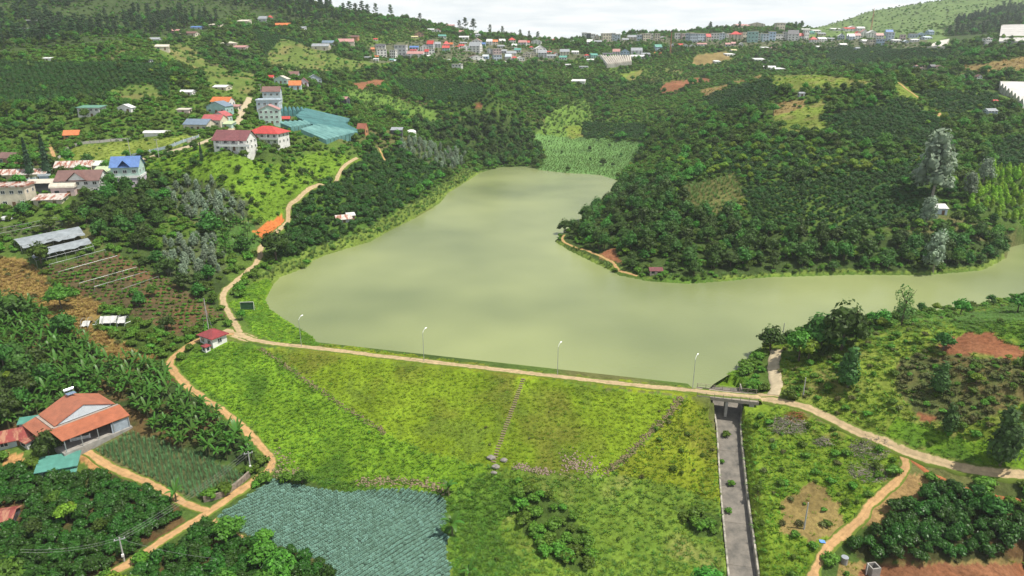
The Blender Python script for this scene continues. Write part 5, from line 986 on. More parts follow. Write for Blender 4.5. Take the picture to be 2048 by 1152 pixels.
PIPES = [((0, 466), (115, 443)), ((0, 476), (125, 450)), ((100, 538), (212, 508)), ((118, 553), (236, 520)), ((160, 576), (275, 543)), ((190, 583), (295, 552)), ((245, 588), (318, 562))]
PL = ['upper white pipe rail across the vegetable beds by the car', 'lower white pipe rail across the vegetable beds by the car', 'topmost pale pipe across the red terraces', 'second pale pipe across the red terraces', 'third pale pipe across the red terraces', 'fourth pale pipe across the red terraces', 'lowest pale pipe across the red terraces']
for (a, b), lb in zip(PIPES, PL):
    P_ = [ground(a[0] + (b[0] - a[0]) * t_ / 8, a[1] + (b[1] - a[1]) * t_ / 8) for t_ in range(9)]; r = plainthing('pipe_rail', lb, 'pipe', tuple(P_[0]), 0, 'pipes across the terraces')
    MB().tube([p - P_[0] + Vector((0, 0, 1.5)) for p in P_], .045, 5).build('rail', m_galv, r)
    for p in P_[::2]: MB().tube([p - P_[0] - Vector((0, 0, .3)), p - P_[0] + Vector((0, 0, 1.5))], .04, 4).build('post', m_galv, r)
q = ground(212, 648); r = plainthing('ruined_tunnel', 'collapsed grey polytunnel frame with torn sheeting on the straw field', 'polytunnel', tuple(q), R(12)); FOOT.append((q.x, q.y + 1, 1, 0, 6, 3))
for i in range(7):
    x_ = -5.5 + i * 1.8; hh_ = 2.4 * random.uniform(.6, 1); MB().tube([(x_, -2.4, -.2), (x_ + random.uniform(-.3, .3), -1.4, hh_ * .8), (x_ + random.uniform(-.4, .4), 0, hh_), (x_, 1.4, hh_ * .8), (x_, 2.4, -.2)], .05, 5).build('hoop', m_galv, r)
for x0, x1, z_ in ((-1.0, 3.2, 2.3), (3.4, 5.4, 1.8), (-5.5, -3.6, 1.2)):
    m = MB(); vs = [(x0 + (x1 - x0) * a / 6, -1.8 + 3.6 * k / 4, z_ * math.sin(math.pi * (k + .6) / 5.2) + random.uniform(-.15, .15)) for a in range(7) for k in range(5)]; m.add(vs, [(a * 5 + k, a * 5 + k + 1, a * 5 + k + 6, a * 5 + k + 5) for a in range(6) for k in range(4)]); m.build('sheet', M('torn_plastic', (.52, .52, .50), .7, .35, .8), r, True)
for i in range(9): a = random.uniform(-5, 5); MB().tube([(a, random.uniform(-2, 2), .2), (a + random.uniform(-3, 3), random.uniform(-2, 2), random.uniform(.2, 1.4))], .05, 4).build('fallen_pole', m_galv, r)
q = ground(11, 441); r = plainthing('parked_car', 'white parked car beside the cream house at left edge', 'car', tuple(q + Vector((0, 0, .02))), R(8))
prof = [(-2.1, .35), (-2.15, .75), (-2.0, .92), (-1.3, .98), (-.75, 1.42), (.75, 1.45), (1.45, 1.0), (2.1, .85), (2.2, .6), (2.15, .35)]
m = MB(); n = len(prof); m.v = [(a, -.85 + (.12 if z_ > 1.2 else 0), z_) for a, z_ in prof] + [(a, .85 - (.12 if z_ > 1.2 else 0), z_) for a, z_ in prof]; m.f = [tuple(range(n)), tuple(reversed(range(n, 2 * n)))] + [(i, i + n, (i + 1) % n + n, (i + 1) % n) for i in range(n)]; m.m = [0] * len(m.f); m.build('body', M('car_paint', (.80, .81, .82), .2, .03, 1, spec=.6), r)
for sy in (-1, 1): m = MB(); m.add([(-1.15, sy * .80, 1.0), (1.25, sy * .80, 1.0), (.7, sy * .745, 1.38), (-.7, sy * .745, 1.38)], [(0, 1, 2, 3) if sy < 0 else (3, 2, 1, 0)]); m.build('side_window', m_glass, r)
m = MB(); m.add([(.80, -.68, 1.40), (1.40, -.74, 1.04), (1.40, .74, 1.04), (.80, .68, 1.40)], [(0, 1, 2, 3)]); m.v = [(a + .02, b, c + .02) for a, b, c in m.v]; m.build('windscreen', m_glass, r)
for x_ in (-1.35, 1.4):
    for y_ in (-.8, .8): wo_ = MB(); wo_.tube([(x_, y_ - .1, .32), (x_, y_ + .1, .32)], .32, 12); wt = wo_.build('wheel', M('tyre', (.02, .02, .02), .9, .2, 4), r); MB().tube([(x_, y_ - .12, .32), (x_, y_ + .12, .32)], .18, 8).build('rim', m_steel, wt)
# ------------------------------------------------------------------ brush piles and bottom right yard
def brush(name, label, px, py, n, rad, mat, h=.6, cat='brush pile'):
    q = ground(px, py); m = MB()
    for i in range(n):
        a = random.uniform(0, 6.28); rr = rad * math.sqrt(random.random()); x, y = q.x + rr * math.cos(a) * 1.5, q.y + rr * math.sin(a); z = float(Hq(x, y)) + random.uniform(0, h) * (1 - rr / rad * .7); b = random.uniform(0, 6.28); l = random.uniform(.5, 1.5)
        m.tube([(x, y, z), (x + math.cos(b) * l * .5, y + math.sin(b) * l * .5, z + random.uniform(-.05, .3)), (x + math.cos(b) * l, y + math.sin(b) * l, z + random.uniform(-.15, .35))], random.uniform(.025, .07), 3, .01)
    return tag(m.build(name, mat), label, cat)
m_brush = M('dead_wood', (.27, .23, .20), .95, .5, 2); m_brush2 = M('dead_rusty_fronds', (.30, .12, .05), .95, .4, 2)
brush('brush_pile', 'grey heap of dead brushwood beside the pale road', 1575, 852, 420, 2.6, m_brush, 1.0)
brush('brush_pile', 'rust brown heap of dead fronds above the grey brushwood', 1588, 833, 140, 1.5, m_brush2, .5)
brush('brush_pile', 'dead grey branches lying in the grass near the rutted track', 1738, 898, 300, 2.6, m_brush, .6)
brush('brush_pile', 'lower strip of dead branches near the rutted track', 1735, 945, 240, 2.4, m_brush, .5)
brush('brush_pile', 'small grey twig heap in the grass left of the branches', 1645, 885, 110, 1.1, m_brush, .5)
q = ground(1737, 1150); r = plainthing('concrete_sump', 'small concrete box with upright pipe at the bottom right yard', 'concrete box', tuple(q), R(10)); s_ = pxm(q)
m = MB(); m.box(-.1, 1.5, -.8, -.6, -.5, 1.9); m.box(-.1, 1.5, .6, .8, -.5, 1.9); m.box(1.3, 1.5, -.59, .59, -.5, 1.9); m.box(-.1, .1, -.59, .59, -.5, 1.9); m.build('box', m_conc2, r); MB().tube([(-.5, 0, -.5), (-.5, 0, 2.4)], .08, 8).build('pipe', m_white, r)
q = ground(1688, 1126); r = plainthing('water_drum', 'pale round drum under the bushes at bottom right', 'drum', tuple(q)); MB().tube([(0, 0, -.2), (0, 0, 1.2)], .55, 14).build('drum', m_conc2, r); MB().tube([(0, 0, 1.2), (0, 0, 1.26)], .6, 14).build('rim', m_steel, r)
q = ground(1640, 1087); m = MB(); vs = [(q.x + a * .35, q.y + b * .3, float(Hq(q.x + a * .35, q.y + b * .3)) + .12 + random.uniform(0, .15)) for a in range(4) for b in range(3)]; m.add(vs, [(a * 3 + b, a * 3 + b + 1, a * 3 + b + 4, a * 3 + b + 3) for a in range(3) for b in range(2)]); tag(m.build('plastic_sheet', M('blue_plastic', (.10, .25, .62), .5, .2, 2)), 'crumpled blue plastic sheet beside the rutted track', 'plastic sheet')

WEEDS = [(1452, 872, .9, 'green weed clump across the top of the spillway floor'), (1443, 925, .6, 'weeds growing on the left edge of the spillway floor'), (1462, 970, .8, 'low weed clump in the middle of the spillway floor'), (1457, 1024, .7, 'lower weed clump at the left wall of the spillway')]
# ------------------------------------------------------------------ plants: prototypes
PR = np.random.default_rng(5)
def cube_sphere(n=3):
    g = np.linspace(-1, 1, n + 1); vs = []; fs = []
    for ax in range(3):
        for sg in (-1, 1):
            k = len(vs)
            for a in g:
                for b in g:
                    p = [0, 0, 0]; p[ax] = sg; p[(ax + 1) % 3] = a; p[(ax + 2) % 3] = b; vs.append(np.array(p) / np.linalg.norm(p))
            for i in range(n):
                for j in range(n):
                    q = [k + i * (n + 1) + j, k + (i + 1) * (n + 1) + j, k + (i + 1) * (n + 1) + j + 1, k + i * (n + 1) + j + 1]
                    fs.append(q if sg > 0 else q[::-1])
    return np.array(vs), np.array(fs)
CSV, CSF = cube_sphere()
def leaves(pos, nrm, size, asp=.62):
    n = len(pos); nrm = nrm / np.linalg.norm(nrm, axis=1)[:, None]
    r = PR.normal(size=(n, 3)); u = np.cross(nrm, r); u /= np.linalg.norm(u, axis=1)[:, None] + 1e-9; w = np.cross(nrm, u)
    s = (size * PR.uniform(.6, 1.4, n))[:, None]
    v = np.stack([pos - u * s - w * s * asp * .3, pos + w * -s * asp, pos + u * s, pos + w * s * asp], 1).reshape(-1, 3)
    return v, np.arange(4 * n).reshape(n, 4)
def crown(lobes, n, leaf, jit=.7, core=.78, low=-.45):
    L = [(np.array(c), np.array(r if hasattr(r, '__len__') else (r, r, r * .85))) for c, r in lobes]
    a = np.array([r[0] * r[1] for _, r in L]); pick = PR.choice(len(L), n, p=a / a.sum())
    d = PR.normal(size=(n, 3)); d[:, 2] = np.where(d[:, 2] < low, -d[:, 2] * .6, d[:, 2]); d /= np.linalg.norm(d, axis=1)[:, None]
    C_ = np.array([c for c, _ in L])[pick]; Rr = np.array([r for _, r in L])[pick]
    pos = C_ + d * Rr * PR.uniform(.78, 1.12, n)[:, None]
    v, f = leaves(pos, d + PR.normal(size=(n, 3)) * jit * .75 + np.array([0, 0, .45]), leaf)
    V, F_ = [v], [f]; k = len(v)
    if core:
        for c, r in L:
            V.append(c + CSV * r * core * PR.uniform(.86, 1.12, len(CSV))[:, None]); F_.append(CSF + k); k += len(CSV)
    return np.concatenate(V), np.concatenate(F_)
def blades(n, h, spread, width, droop=.4, seg=2):
    V, Q = [], []
    for i in range(n):
        a = PR.uniform(0, 6.28); l = h * PR.uniform(.6, 1.15); o = PR.uniform(0, spread * .5); dx, dy = math.cos(a), math.sin(a); tx, ty = -dy, dx; k = len(V)
        for s in range(seg + 1):
            t = s / seg; rad = o + spread * t ** 1.5 * PR.uniform(.7, 1.1); z = l * (t - droop * t * t * .5); w = width * (1 - .8 * t)
            V += [(dx * rad + tx * w, dy * rad + ty * w, z), (dx * rad - tx * w, dy * rad - ty * w, z)]
        for s in range(seg): Q.append((k + 2 * s, k + 2 * s + 1, k + 2 * s + 3, k + 2 * s + 2))
    return np.array(V), np.array(Q)
def trunk(h, r, lean=0, limbs=3, spread=1, top=.75):
    m = MB(); e = (lean, PR.uniform(-.3, .3) * lean, h)
    m.tube([(0, 0, -.5), (lean * .3, 0, h * .5), e], r * 1.2, 6, r * .5)
    for i in range(limbs):
        a = i * 6.28 / max(1, limbs) + PR.uniform(0, 1); z0 = h * PR.uniform(.45, .8)
        m.tube([(lean * .5, 0, z0), (lean * .5 + math.cos(a) * spread * .6, math.sin(a) * spread * .6, z0 + h * .22), (lean * .5 + math.cos(a) * spread, math.sin(a) * spread, z0 + h * .4)], r * .5, 5, r * .15)
    return np.array(m.v), m.f
bark = M('bark', (.11, .085, .06), .9, .4, 3, .4); bark_pale = M('pale_bark', (.30, .27, .22), .9, .3, 3, .3)
m_banstem = M('banana_stem', (.12, .13, .05), .7, .4, 3)
SPEC = {}
def species(key, name, cat, mat, trunkmat, variants, parts=('crown', 'trunk'), height=3.0):
    """variants: list of (crown v, f, trunk v, f or None)"""
    c = bpy.data.collections.new('kinds_' + key); d = dict(name=name, cat=cat, parts=parts, coll=c, cm=[], tm=[], h=height, place=[])
    for i, (cv_, cf, tv, tf) in enumerate(variants):
        d['cm'].append(npmesh(name + '_' + parts[0], cv_, cf, mat))
        if tv is not None:
            mb = MB(); mb.add(tv, tf); d['tm'].append(mb.mesh(name + '_' + parts[1], trunkmat))
            mb = MB(); mb.add(cv_.tolist(), cf.tolist(), 0); mb.add(tv, tf, 1); jm = mb.mesh(name, [mat, trunkmat])
        else: d['tm'].append(None); jm = d['cm'][-1]
        o = bpy.data.objects.new('%s_%d' % (key, i), jm); c.objects.link(o)
    SPEC[key] = d
def lobes_dome(n, R_, h, r, base=0.25):
    out = [((0, 0, h * .55), (R_ * .62, R_ * .62, h * .42))]
    for i in range(n):
        a = 2.4 * i + PR.uniform(-.4, .4); q = R_ * math.sqrt((i + .6) / n) * .68; z = h * (base + (1 - base) * .72 * (1 - (q / R_) ** 2) * PR.uniform(.75, 1.1))
        rr = r * PR.uniform(.75, 1.25); out.append(((math.cos(a) * q, math.sin(a) * q, z), (rr, rr, rr * .8)))
    return out
g = lambda c, **k: MLEAF(*c, **k)
species('coffee', 'coffee_bush', 'bush', MLEAF('coffee_leaf', (.033, .093, .011), .35, .02, .18, .42), bark,
        [(*crown(lobes_dome(9, 1.35, 2.1, .52, .12), 330, .17), *trunk(1.2, .07, .05, 2, .4)) for _ in range(4)], ('foliage', 'stem'), 2.1)
species('shrub', 'shrub', 'shrub', MLEAF('shrub_leaf', (.100, .190, .018), .5, .035, .25), None,
        [(*crown(lobes_dome(6, 1.15, 1.35, .5, .1), 190, .17, .9), None, None) for _ in range(4)], ('foliage',), 1.4)
species('brownshrub', 'dry_shrub', 'shrub', MLEAF('dry_shrub_leaf', (.115, .125, .035), .5, .04, .2), None,
        [(*crown(lobes_dome(5, 1.0, 1.0, .45, .1), 150, .15, .9, .6), None, None) for _ in range(3)], ('foliage',), 1.1)
species('leafy', 'leafy_tree', 'tree', MLEAF('leafy_tree_leaf', (.088, .182, .019), .6, .045, .25), bark,
        [(*[crown([((c[0], c[1], c[2] + .9), r) for c, r in lobes_dome(11, 2.9, 4.8, 1.05, .1)], 600, .30, .8, .66)][0], *trunk(4.0, .16, .3, 4, 1.5)) for _ in range(4)], height=6.2)
species('dark', 'dense_tree', 'tree', MLEAF('dense_tree_leaf', (.050, .106, .014), .55, .04, .2), bark,
        [(*[crown([((c[0], c[1], c[2] + .35), r) for c, r in lobes_dome(14, 3.0, 5.6, 1.0, .02)], 620, .30, .7, .7)][0], *trunk(4.2, .18, .3, 4, 1.5)) for _ in range(4)], height=6.4)
species('light', 'bright_green_tree', 'tree', MLEAF('bright_tree_leaf', (.18, .275, .022), .3, .025, .3), bark,
        [(*[crown([((c[0], c[1], c[2] + 1.2), r) for c, r in lobes_dome(8, 2.2, 3.6, 1.0, .2)], 420, .28)][0], *trunk(3.2, .13, .2, 3, 1.1)) for _ in range(3)], height=4.9)
def feather(h, R_, n):
    lo = []
    for i in range(n):
        z = h * (.28 + .70 * i / n); q = R_ * (1 - .72 * (i / n) ** 1.6) * PR.uniform(.2, .75); a = 2.4 * i; r = R_ * PR.uniform(.28, .42)
        lo.append(((math.cos(a) * q, math.sin(a) * q, z), (r, r, r * 1.15)))
    return lo
species('silver', 'silver_wattle', 'tree', MLEAF('silver_leaf', (.225, .29, .195), .3, .03, .25, .6), bark_pale,
        [(*crown(feather(8, 3.0, 16), 640, .30, .9, .6, -.7), *trunk(7, .15, .4, 4, 1.2)) for _ in range(3)], height=8.3)
def pine_lobes(h, R_):
    lo = []
    for i in range(11):
        t = i / 10; z = h * (.42 + .55 * t); q = R_ * (1 - .75 * t) * PR.uniform(.35, .95); a = 2.4 * i + PR.uniform(-.3, .3); r = R_ * PR.uniform(.30, .46)
        lo.append(((math.cos(a) * q, math.sin(a) * q, z), (r, r, r * .55)))
    return lo
species('pine', 'pine_tree', 'tree', MLEAF('pine_needles', (.042, .085, .028), .3, .02, .15, .6), bark,
        [(*crown(pine_lobes(13, 3.6), 560, .36, .8, .7, -.3), *trunk(12, .22, .4, 4, 1.5)) for _ in range(3)], height=13.3)
def conifer(h, R_, n=900):
    t = PR.uniform(0, 1, n) ** .8; z = h * (.04 + .96 * t); a = PR.uniform(0, 6.28, n); tier = .72 + .28 * np.cos(z * 5.2)
    q = R_ * (1 - t) ** .85 * np.sqrt(PR.uniform(.25, 1, n)) * tier + .05
    pos = np.stack([np.cos(a) * q, np.sin(a) * q, z], 1); nr = np.stack([np.cos(a) * .5, np.sin(a) * .5, .9 + 0 * a], 1) + PR.normal(size=(n, 3)) * .4
    v, f = leaves(pos, nr, h * .026)
    k = len(v); cc = [((0, 0, h * .22), (R_ * .55, R_ * .55, h * .22)), ((0, 0, h * .5), (R_ * .36, R_ * .36, h * .25)), ((0, 0, h * .75), (R_ * .17, R_ * .17, h * .2))]
    V, Q = [v], [f]
    for c, r in cc: V.append(np.array(c) + CSV * np.array(r)); Q.append(CSF + k); k += len(CSV)
    return np.concatenate(V), np.concatenate(Q)
species('conifer', 'conifer', 'tree', MLEAF('conifer_needles', (.028, .066, .026), .25, .02, .1, .6), bark,
        [(*conifer(12, 2.0), *trunk(9, .18, 0, 0)) for _ in range(2)], height=12)
species('cypress', 'young_conifer', 'tree', MLEAF('young_conifer_needles', (.050, .115, .022), .25, .02, .15, .6), bark,
        [(*crown([((0, 0, 1.6), (1.25, 1.25, 1.5)), ((.2, .1, 3.1), (1.05, 1.05, 1.3)), ((-.1, 0, 4.4), (.7, .7, 1.1)), ((.4, .3, 2.4), (.9, .9, 1.2))], 620, .22, .6), *trunk(2.5, .12, 0, 2, .4)) for _ in range(2)], height=5.5)
species('lime', 'egg_shaped_tree', 'tree', MLEAF('lime_leaf', (.23, .39, .020), .25, .02, .28), bark,
        [(*crown([((0, 0, 2.4), (1.35, 1.35, 1.7)), ((.2, .1, 3.5), (1.05, 1.05, 1.4)), ((-.1, .1, 4.6), (.62, .62, 1.0))], 420, .24, .6), *trunk(2.6, .1, 0, 2, .4)) for _ in range(3)], height=5.6)
def ban_leaf(L, w, rise, droop):
    V = []; n = 6
    for s in range(n + 1):
        t = s / n; r = L * t * (1 - .12 * t); z = rise * L * t - droop * L * t * t; ww = w * math.sin(math.pi * min(1, .12 + t * .86)) ** .7
        V += [(r, ww, z + .10 * ww), (r, 0, z), (r, -ww, z + .10 * ww)]
    Q = []
    for s in range(n):
        k = 3 * s; Q += [(k, k + 1, k + 4, k + 3), (k + 1, k + 2, k + 5, k + 4)]
    return np.array(V), np.array(Q)
m_ban = MLEAF('banana_leaf', (.070, .165, .022), .3, .02, .3, .4)
BL = [ban_leaf(2.1, .30, .85, .75), ban_leaf(1.9, .27, 1.2, .85), ban_leaf(1.7, .24, 1.9, .7)]
ban_meshes = [npmesh('banana_leaf', v, q, m_ban) for v, q in BL]
def ban_plan(): return [(i % 3, i * 2.4 + PR.uniform(-.3, .3), PR.uniform(.8, 1.1)) for i in range(8)]
BPLANS = [ban_plan() for _ in range(3)]
def ban_join(plan):
    V, Q, k = [], [], 0
    for m, a, s in plan:
        v, q = BL[m]; c_, s_ = math.cos(a), math.sin(a); v = v * s
        V.append(np.stack([v[:, 0] * c_ - v[:, 1] * s_, v[:, 0] * s_ + v[:, 1] * c_, v[:, 2] + 1.9], 1)); Q.append(q + k); k += len(v)
    return np.concatenate(V), np.concatenate(Q)
def ban_stem():
    m = MB(); m.tube([(0, 0, -.4), (0, 0, 1), (0, 0, 2.0)], .15, 7, .09); return np.array(m.v), m.f
species('banana', 'banana_plant', 'banana plant', m_ban, m_banstem, [(*ban_join(p), *ban_stem()) for p in BPLANS], ('leaves', 'stem'), 3.6)
def rosette(n, r, h):
    V, Q = [], []
    for ring in range(3):
        for i in range(n - ring * 2):
            a = i * 6.28 / (n - ring * 2) + ring * .4; q = r * (1 - ring * .3); z0 = .04 + ring * .05; c_, s_ = math.cos(a), math.sin(a); w = q * .45; k = len(V)
            for x_, y_, z_ in ((.04, -w * .4, z0), (.04, w * .4, z0), (q * .65, w, z0 + h * (.5 + ring * .25)), (q * .65, -w, z0 + h * (.5 + ring * .25)), (q, w * .5, z0 + h * (.45 + ring * .35)), (q, -w * .5, z0 + h * (.45 + ring * .35))):
                V.append((x_ * c_ - y_ * s_, x_ * s_ + y_ * c_, z_))
            Q += [(k, k + 1, k + 2, k + 3), (k + 3, k + 2, k + 4, k + 5)]
    kk = len(V); V += (CSV * r * .33 + np.array([0, 0, .2])).tolist(); Q += (CSF + kk).tolist()
    return np.array(V), np.array(Q)
species('cabbage', 'cabbage_plant', 'cabbage', MLEAF('cabbage_leaf', (.150, .270, .205), .3, .02, .15, .45), None, [(*rosette(7, .40, .24), None, None) for _ in range(2)], ('leaves',), .4)
species('leek', 'leek_plant', 'leek', MLEAF('leek_leaf', (.115, .225, .085), .3, .02, .2), None, [(*blades(14, .75, .30, .045), None, None) for _ in range(3)], ('leaves',), .7)
species('reed', 'reed_clump', 'reeds', MLEAF('reed_leaf', (.16, .25, .06), .35, .03, .3), None, [(*blades(34, 1.5, .7, .05, .5), None, None) for _ in range(3)], ('leaves',), 1.5)
species('lush', 'lush_grass', 'grass', MLEAF('lush_grass_blade', (.118, .240, .016), .3, .02, .35, isl=.2), None, [(*blades(18, .38, .45, .055, .6), None, None) for _ in range(3)], ('leaves',), .5)
species('yellow', 'yellow_grass', 'grass', MLEAF('yellow_grass_blade', (.168, .245, .014), .3, .02, .35, isl=.2), None, [(*blades(16, .30, .42, .055, .6), None, None) for _ in range(3)], ('leaves',), .4)
species('deep', 'deep_grass', 'grass', MLEAF('deep_grass_blade', (.085, .18, .02), .3, .02, .35, isl=.2), None, [(*blades(18, .42, .5, .06, .6), None, None) for _ in range(3)], ('leaves',), .5)
species('straw', 'straw_grass', 'grass', MLEAF('straw_grass_blade', (.30, .195, .062), .4, .03, .25), None, [(*blades(22, .8, .55, .05, .6), None, None) for _ in range(3)], ('leaves',), .8)
# ------------------------------------------------------------------ plants: where each kind grows
#  cover: (kind, spacing m, scale low, scale high, share of spots filled)
GROW = dict(
 mix=[('leafy', 6.2, .55, 1.25, .8), ('shrub', 2.9, .7, 1.8, .88), ('dark', 12, .6, 1.1, .6), ('light', 10, .5, 1.0, .6)],
 mix2=[('leafy', 6.0, .5, 1.15, .8), ('shrub', 2.8, .7, 1.7, .85), ('light', 10, .6, 1, .5), ('dark', 9, .6, 1.0, .5)],
 farmount=[('shrub', 9, 1.0, 2.0, .35), ('light', 24, .5, .9, .5)],
 pine=[('pine', 9.5, .6, 1.05, .8), ('leafy', 8, .7, 1.3, .7), ('dark', 12, .6, 1.2, .6), ('shrub', 5, .8, 1.6, .6)],
 coffee=[('coffee', 2.7, .85, 1.15, .95), ('leafy', 19, .5, .9, .6), ('light', 30, .6, .9, .5)],
 grassy=[('shrub', 5, .6, 1.3, .6), ('leafy', 13, .5, .9, .6)],
 grass=[('shrub', 7, .4, .9, .4), ('yellow', 1.6, 1.2, 2, .7)],
 brightbush=[('shrub', 3.2, .5, 1.3, .6), ('dark', 10, .4, .75, .55), ('lush', 1.5, 1.3, 2.4, .8)],
 bush=[('shrub', 1.9, .7, 1.5, .85)],
 darktree=[('dark', 5.2, .65, 1.3, .9), ('leafy', 9, .5, .9, .6), ('shrub', 3, .7, 1.4, .6), ('light', 22, .5, .8, .5)],
 silver=[('silver', 3.3, .32, .62, .85), ('shrub', 3.2, .7, 1.4, .6), ('dark', 11, .5, .8, .5)],
 bananafar=[('banana', 2.8, .8, 1.1, .85), ('shrub', 4, .7, 1.2, .5)],
 orchard=[('coffee', 2.9, 1.05, 1.6, .92), ('leafy', 9, .5, .85, .55), ('light', 13, .5, .8, .5)],
 reed=[('reed', 1.7, .7, 1.3, .9), ('shrub', 6, .7, 1.3, .5)],
 marsh=[('reed', 1.8, .45, .95, .9), ('dark', 26, .4, .7, .4)], marshbush=[('reed', 3.6, 1.1, 1.9, .8), ('shrub', 5, .8, 1.6, .6), ('dark', 16, .5, .8, .4)],
 ygrass=[('shrub', 10, .6, 1.1, .5), ('yellow', 2.6, 2, 3.2, .6)], dry=[('shrub', 8, .6, 1.2, .5), ('straw', 2.6, 1.3, 2, .6)],
 orchard2=[('light', 6.5, .6, 1.0, .6), ('leafy', 6.5, .5, .9, .6), ('shrub', 3, .7, 1.5, .8), ('coffee', 3, 1.0, 1.4, .7)],
 maize=[('reed', 2, 1.0, 1.5, .85)], lime=[('lime', 3.9, .75, 1.1, .95), ('shrub', 3, .6, 1.1, .6)],
 shorebush=[('shrub', 1.9, .6, 1.3, .85), ('reed', 2.2, .7, 1.1, .6)],
 dryshade=[('straw', .95, .8, 1.5, .9), ('brownshrub', 4, .6, 1.2, .5)],
 veg=[('shrub', 1.7, .35, .8, .8)], rows=[('shrub', 1.45, .3, .7, .85), ('yellow', 1.5, .9, 1.6, .5), ('leafy', 13, .4, .7, .5)],
 banana=[('banana', 1.95, .85, 1.25, .92), ('shrub', 3.2, .6, 1.2, .55)],
 leek=[('leek', .42, 1.1, 1.6, .97)],
 coffeenear=[('coffee', 2.0, .9, 1.35, .97), ('leafy', 15, .45, .7, .5), ('light', 22, .5, .7, .5)],
 cabbage=[('cabbage', .44, .82, .98, .99)],
 damgrass=[('yellow', .72, .5, 1.1, .8), ('lush', 1.5, .5, 1.0, .45), ('brownshrub', 5, .2, .45, .35)],
 brightgrass=[('lush', .72, .6, 1.25, .85), ('deep', 1.8, .7, 1.3, .4), ('shrub', 10, .3, .7, .35)],
 meadow=[('deep', .9, .6, 1.3, .7), ('yellow', 1.0, .6, 1.4, .55), ('shrub', 10, .3, .7, .4)],
 dgrass=[('deep', .8, .8, 1.6, .85), ('lush', 1.4, .7, 1.4, .6), ('shrub', 7, .3, .8, .4)],
 ydam=[('yellow', .75, .8, 1.6, .8), ('lush', 1.3, .7, 1.4, .6), ('shrub', 4.5, .3, .7, .45), ('brownshrub', 5, .3, .8, .4)],
 rightgrass=[('lush', .85, .8, 1.7, .75), ('yellow', 1.1, .8, 1.5, .6), ('shrub', 3.1, .35, 1.0, .55), ('brownshrub', 6, .4, .9, .4)],
 redscrub=[('shrub', 2.6, .3, .8, .5), ('yellow', 1.6, .7, 1.3, .6), ('brownshrub', 4, .4, .9, .5)],
 scrub=[('shrub', 2.9, .4, 1.1, .48), ('lush', 1.1, .9, 1.9, .7), ('light', 12, .25, .5, .5), ('yellow', 1.2, .9, 1.8, .7), ('deep', 1.6, 1, 1.8, .5), ('brownshrub', 4.2, .5, 1.0, .5)],
 scrubbrown=[('brownshrub', 1.45, .5, 1.0, .85), ('shrub', 2.3, .4, .9, .6), ('deep', 1.6, 1, 1.8, .6)],
 dirt=[('yellow', 2, .7, 1.3, .5), ('shrub', 6, .3, .7, .4)], yard=[], orange=[], red=[('shrub', 7, .3, .6, .25)],
 shorewood=[('dark', 6, .3, .65, .7), ('leafy', 6, .3, .6, .7), ('shrub', 2, .6, 1.4, .8), ('light', 8, .35, .6, .6)],
 town=[('leafy', 9, .45, .8, .7), ('dark', 14, .4, .8, .6), ('shrub', 5, .7, 1.5, .6)])
vis = seen(GX.ravel(), GY.ravel(), GH.ravel() + 4)
gpx, gpy = proj(GX.ravel(), GY.ravel(), GH.ravel())
infr = vis & (gpx > -70) & (gpx < 2118) & (gpy > -30) & (gpy < 1215)
def foot_clear(x, y, pad):
    ok = np.ones(x.shape, bool)
    for fx, fy, c_, s_, hw, hd in FOOT:
        dx, dy = x - fx, y - fy
        m = (np.abs(dx * c_ + dy * s_) < hw + pad) & (np.abs(-dx * s_ + dy * c_) < hd + pad); ok &= ~m
    return ok
ROWDIR = dict(cabbage=R(45), leek=R(-58), coffeenear=R(20), coffee=R(35), lime=R(15), rows=R(20))
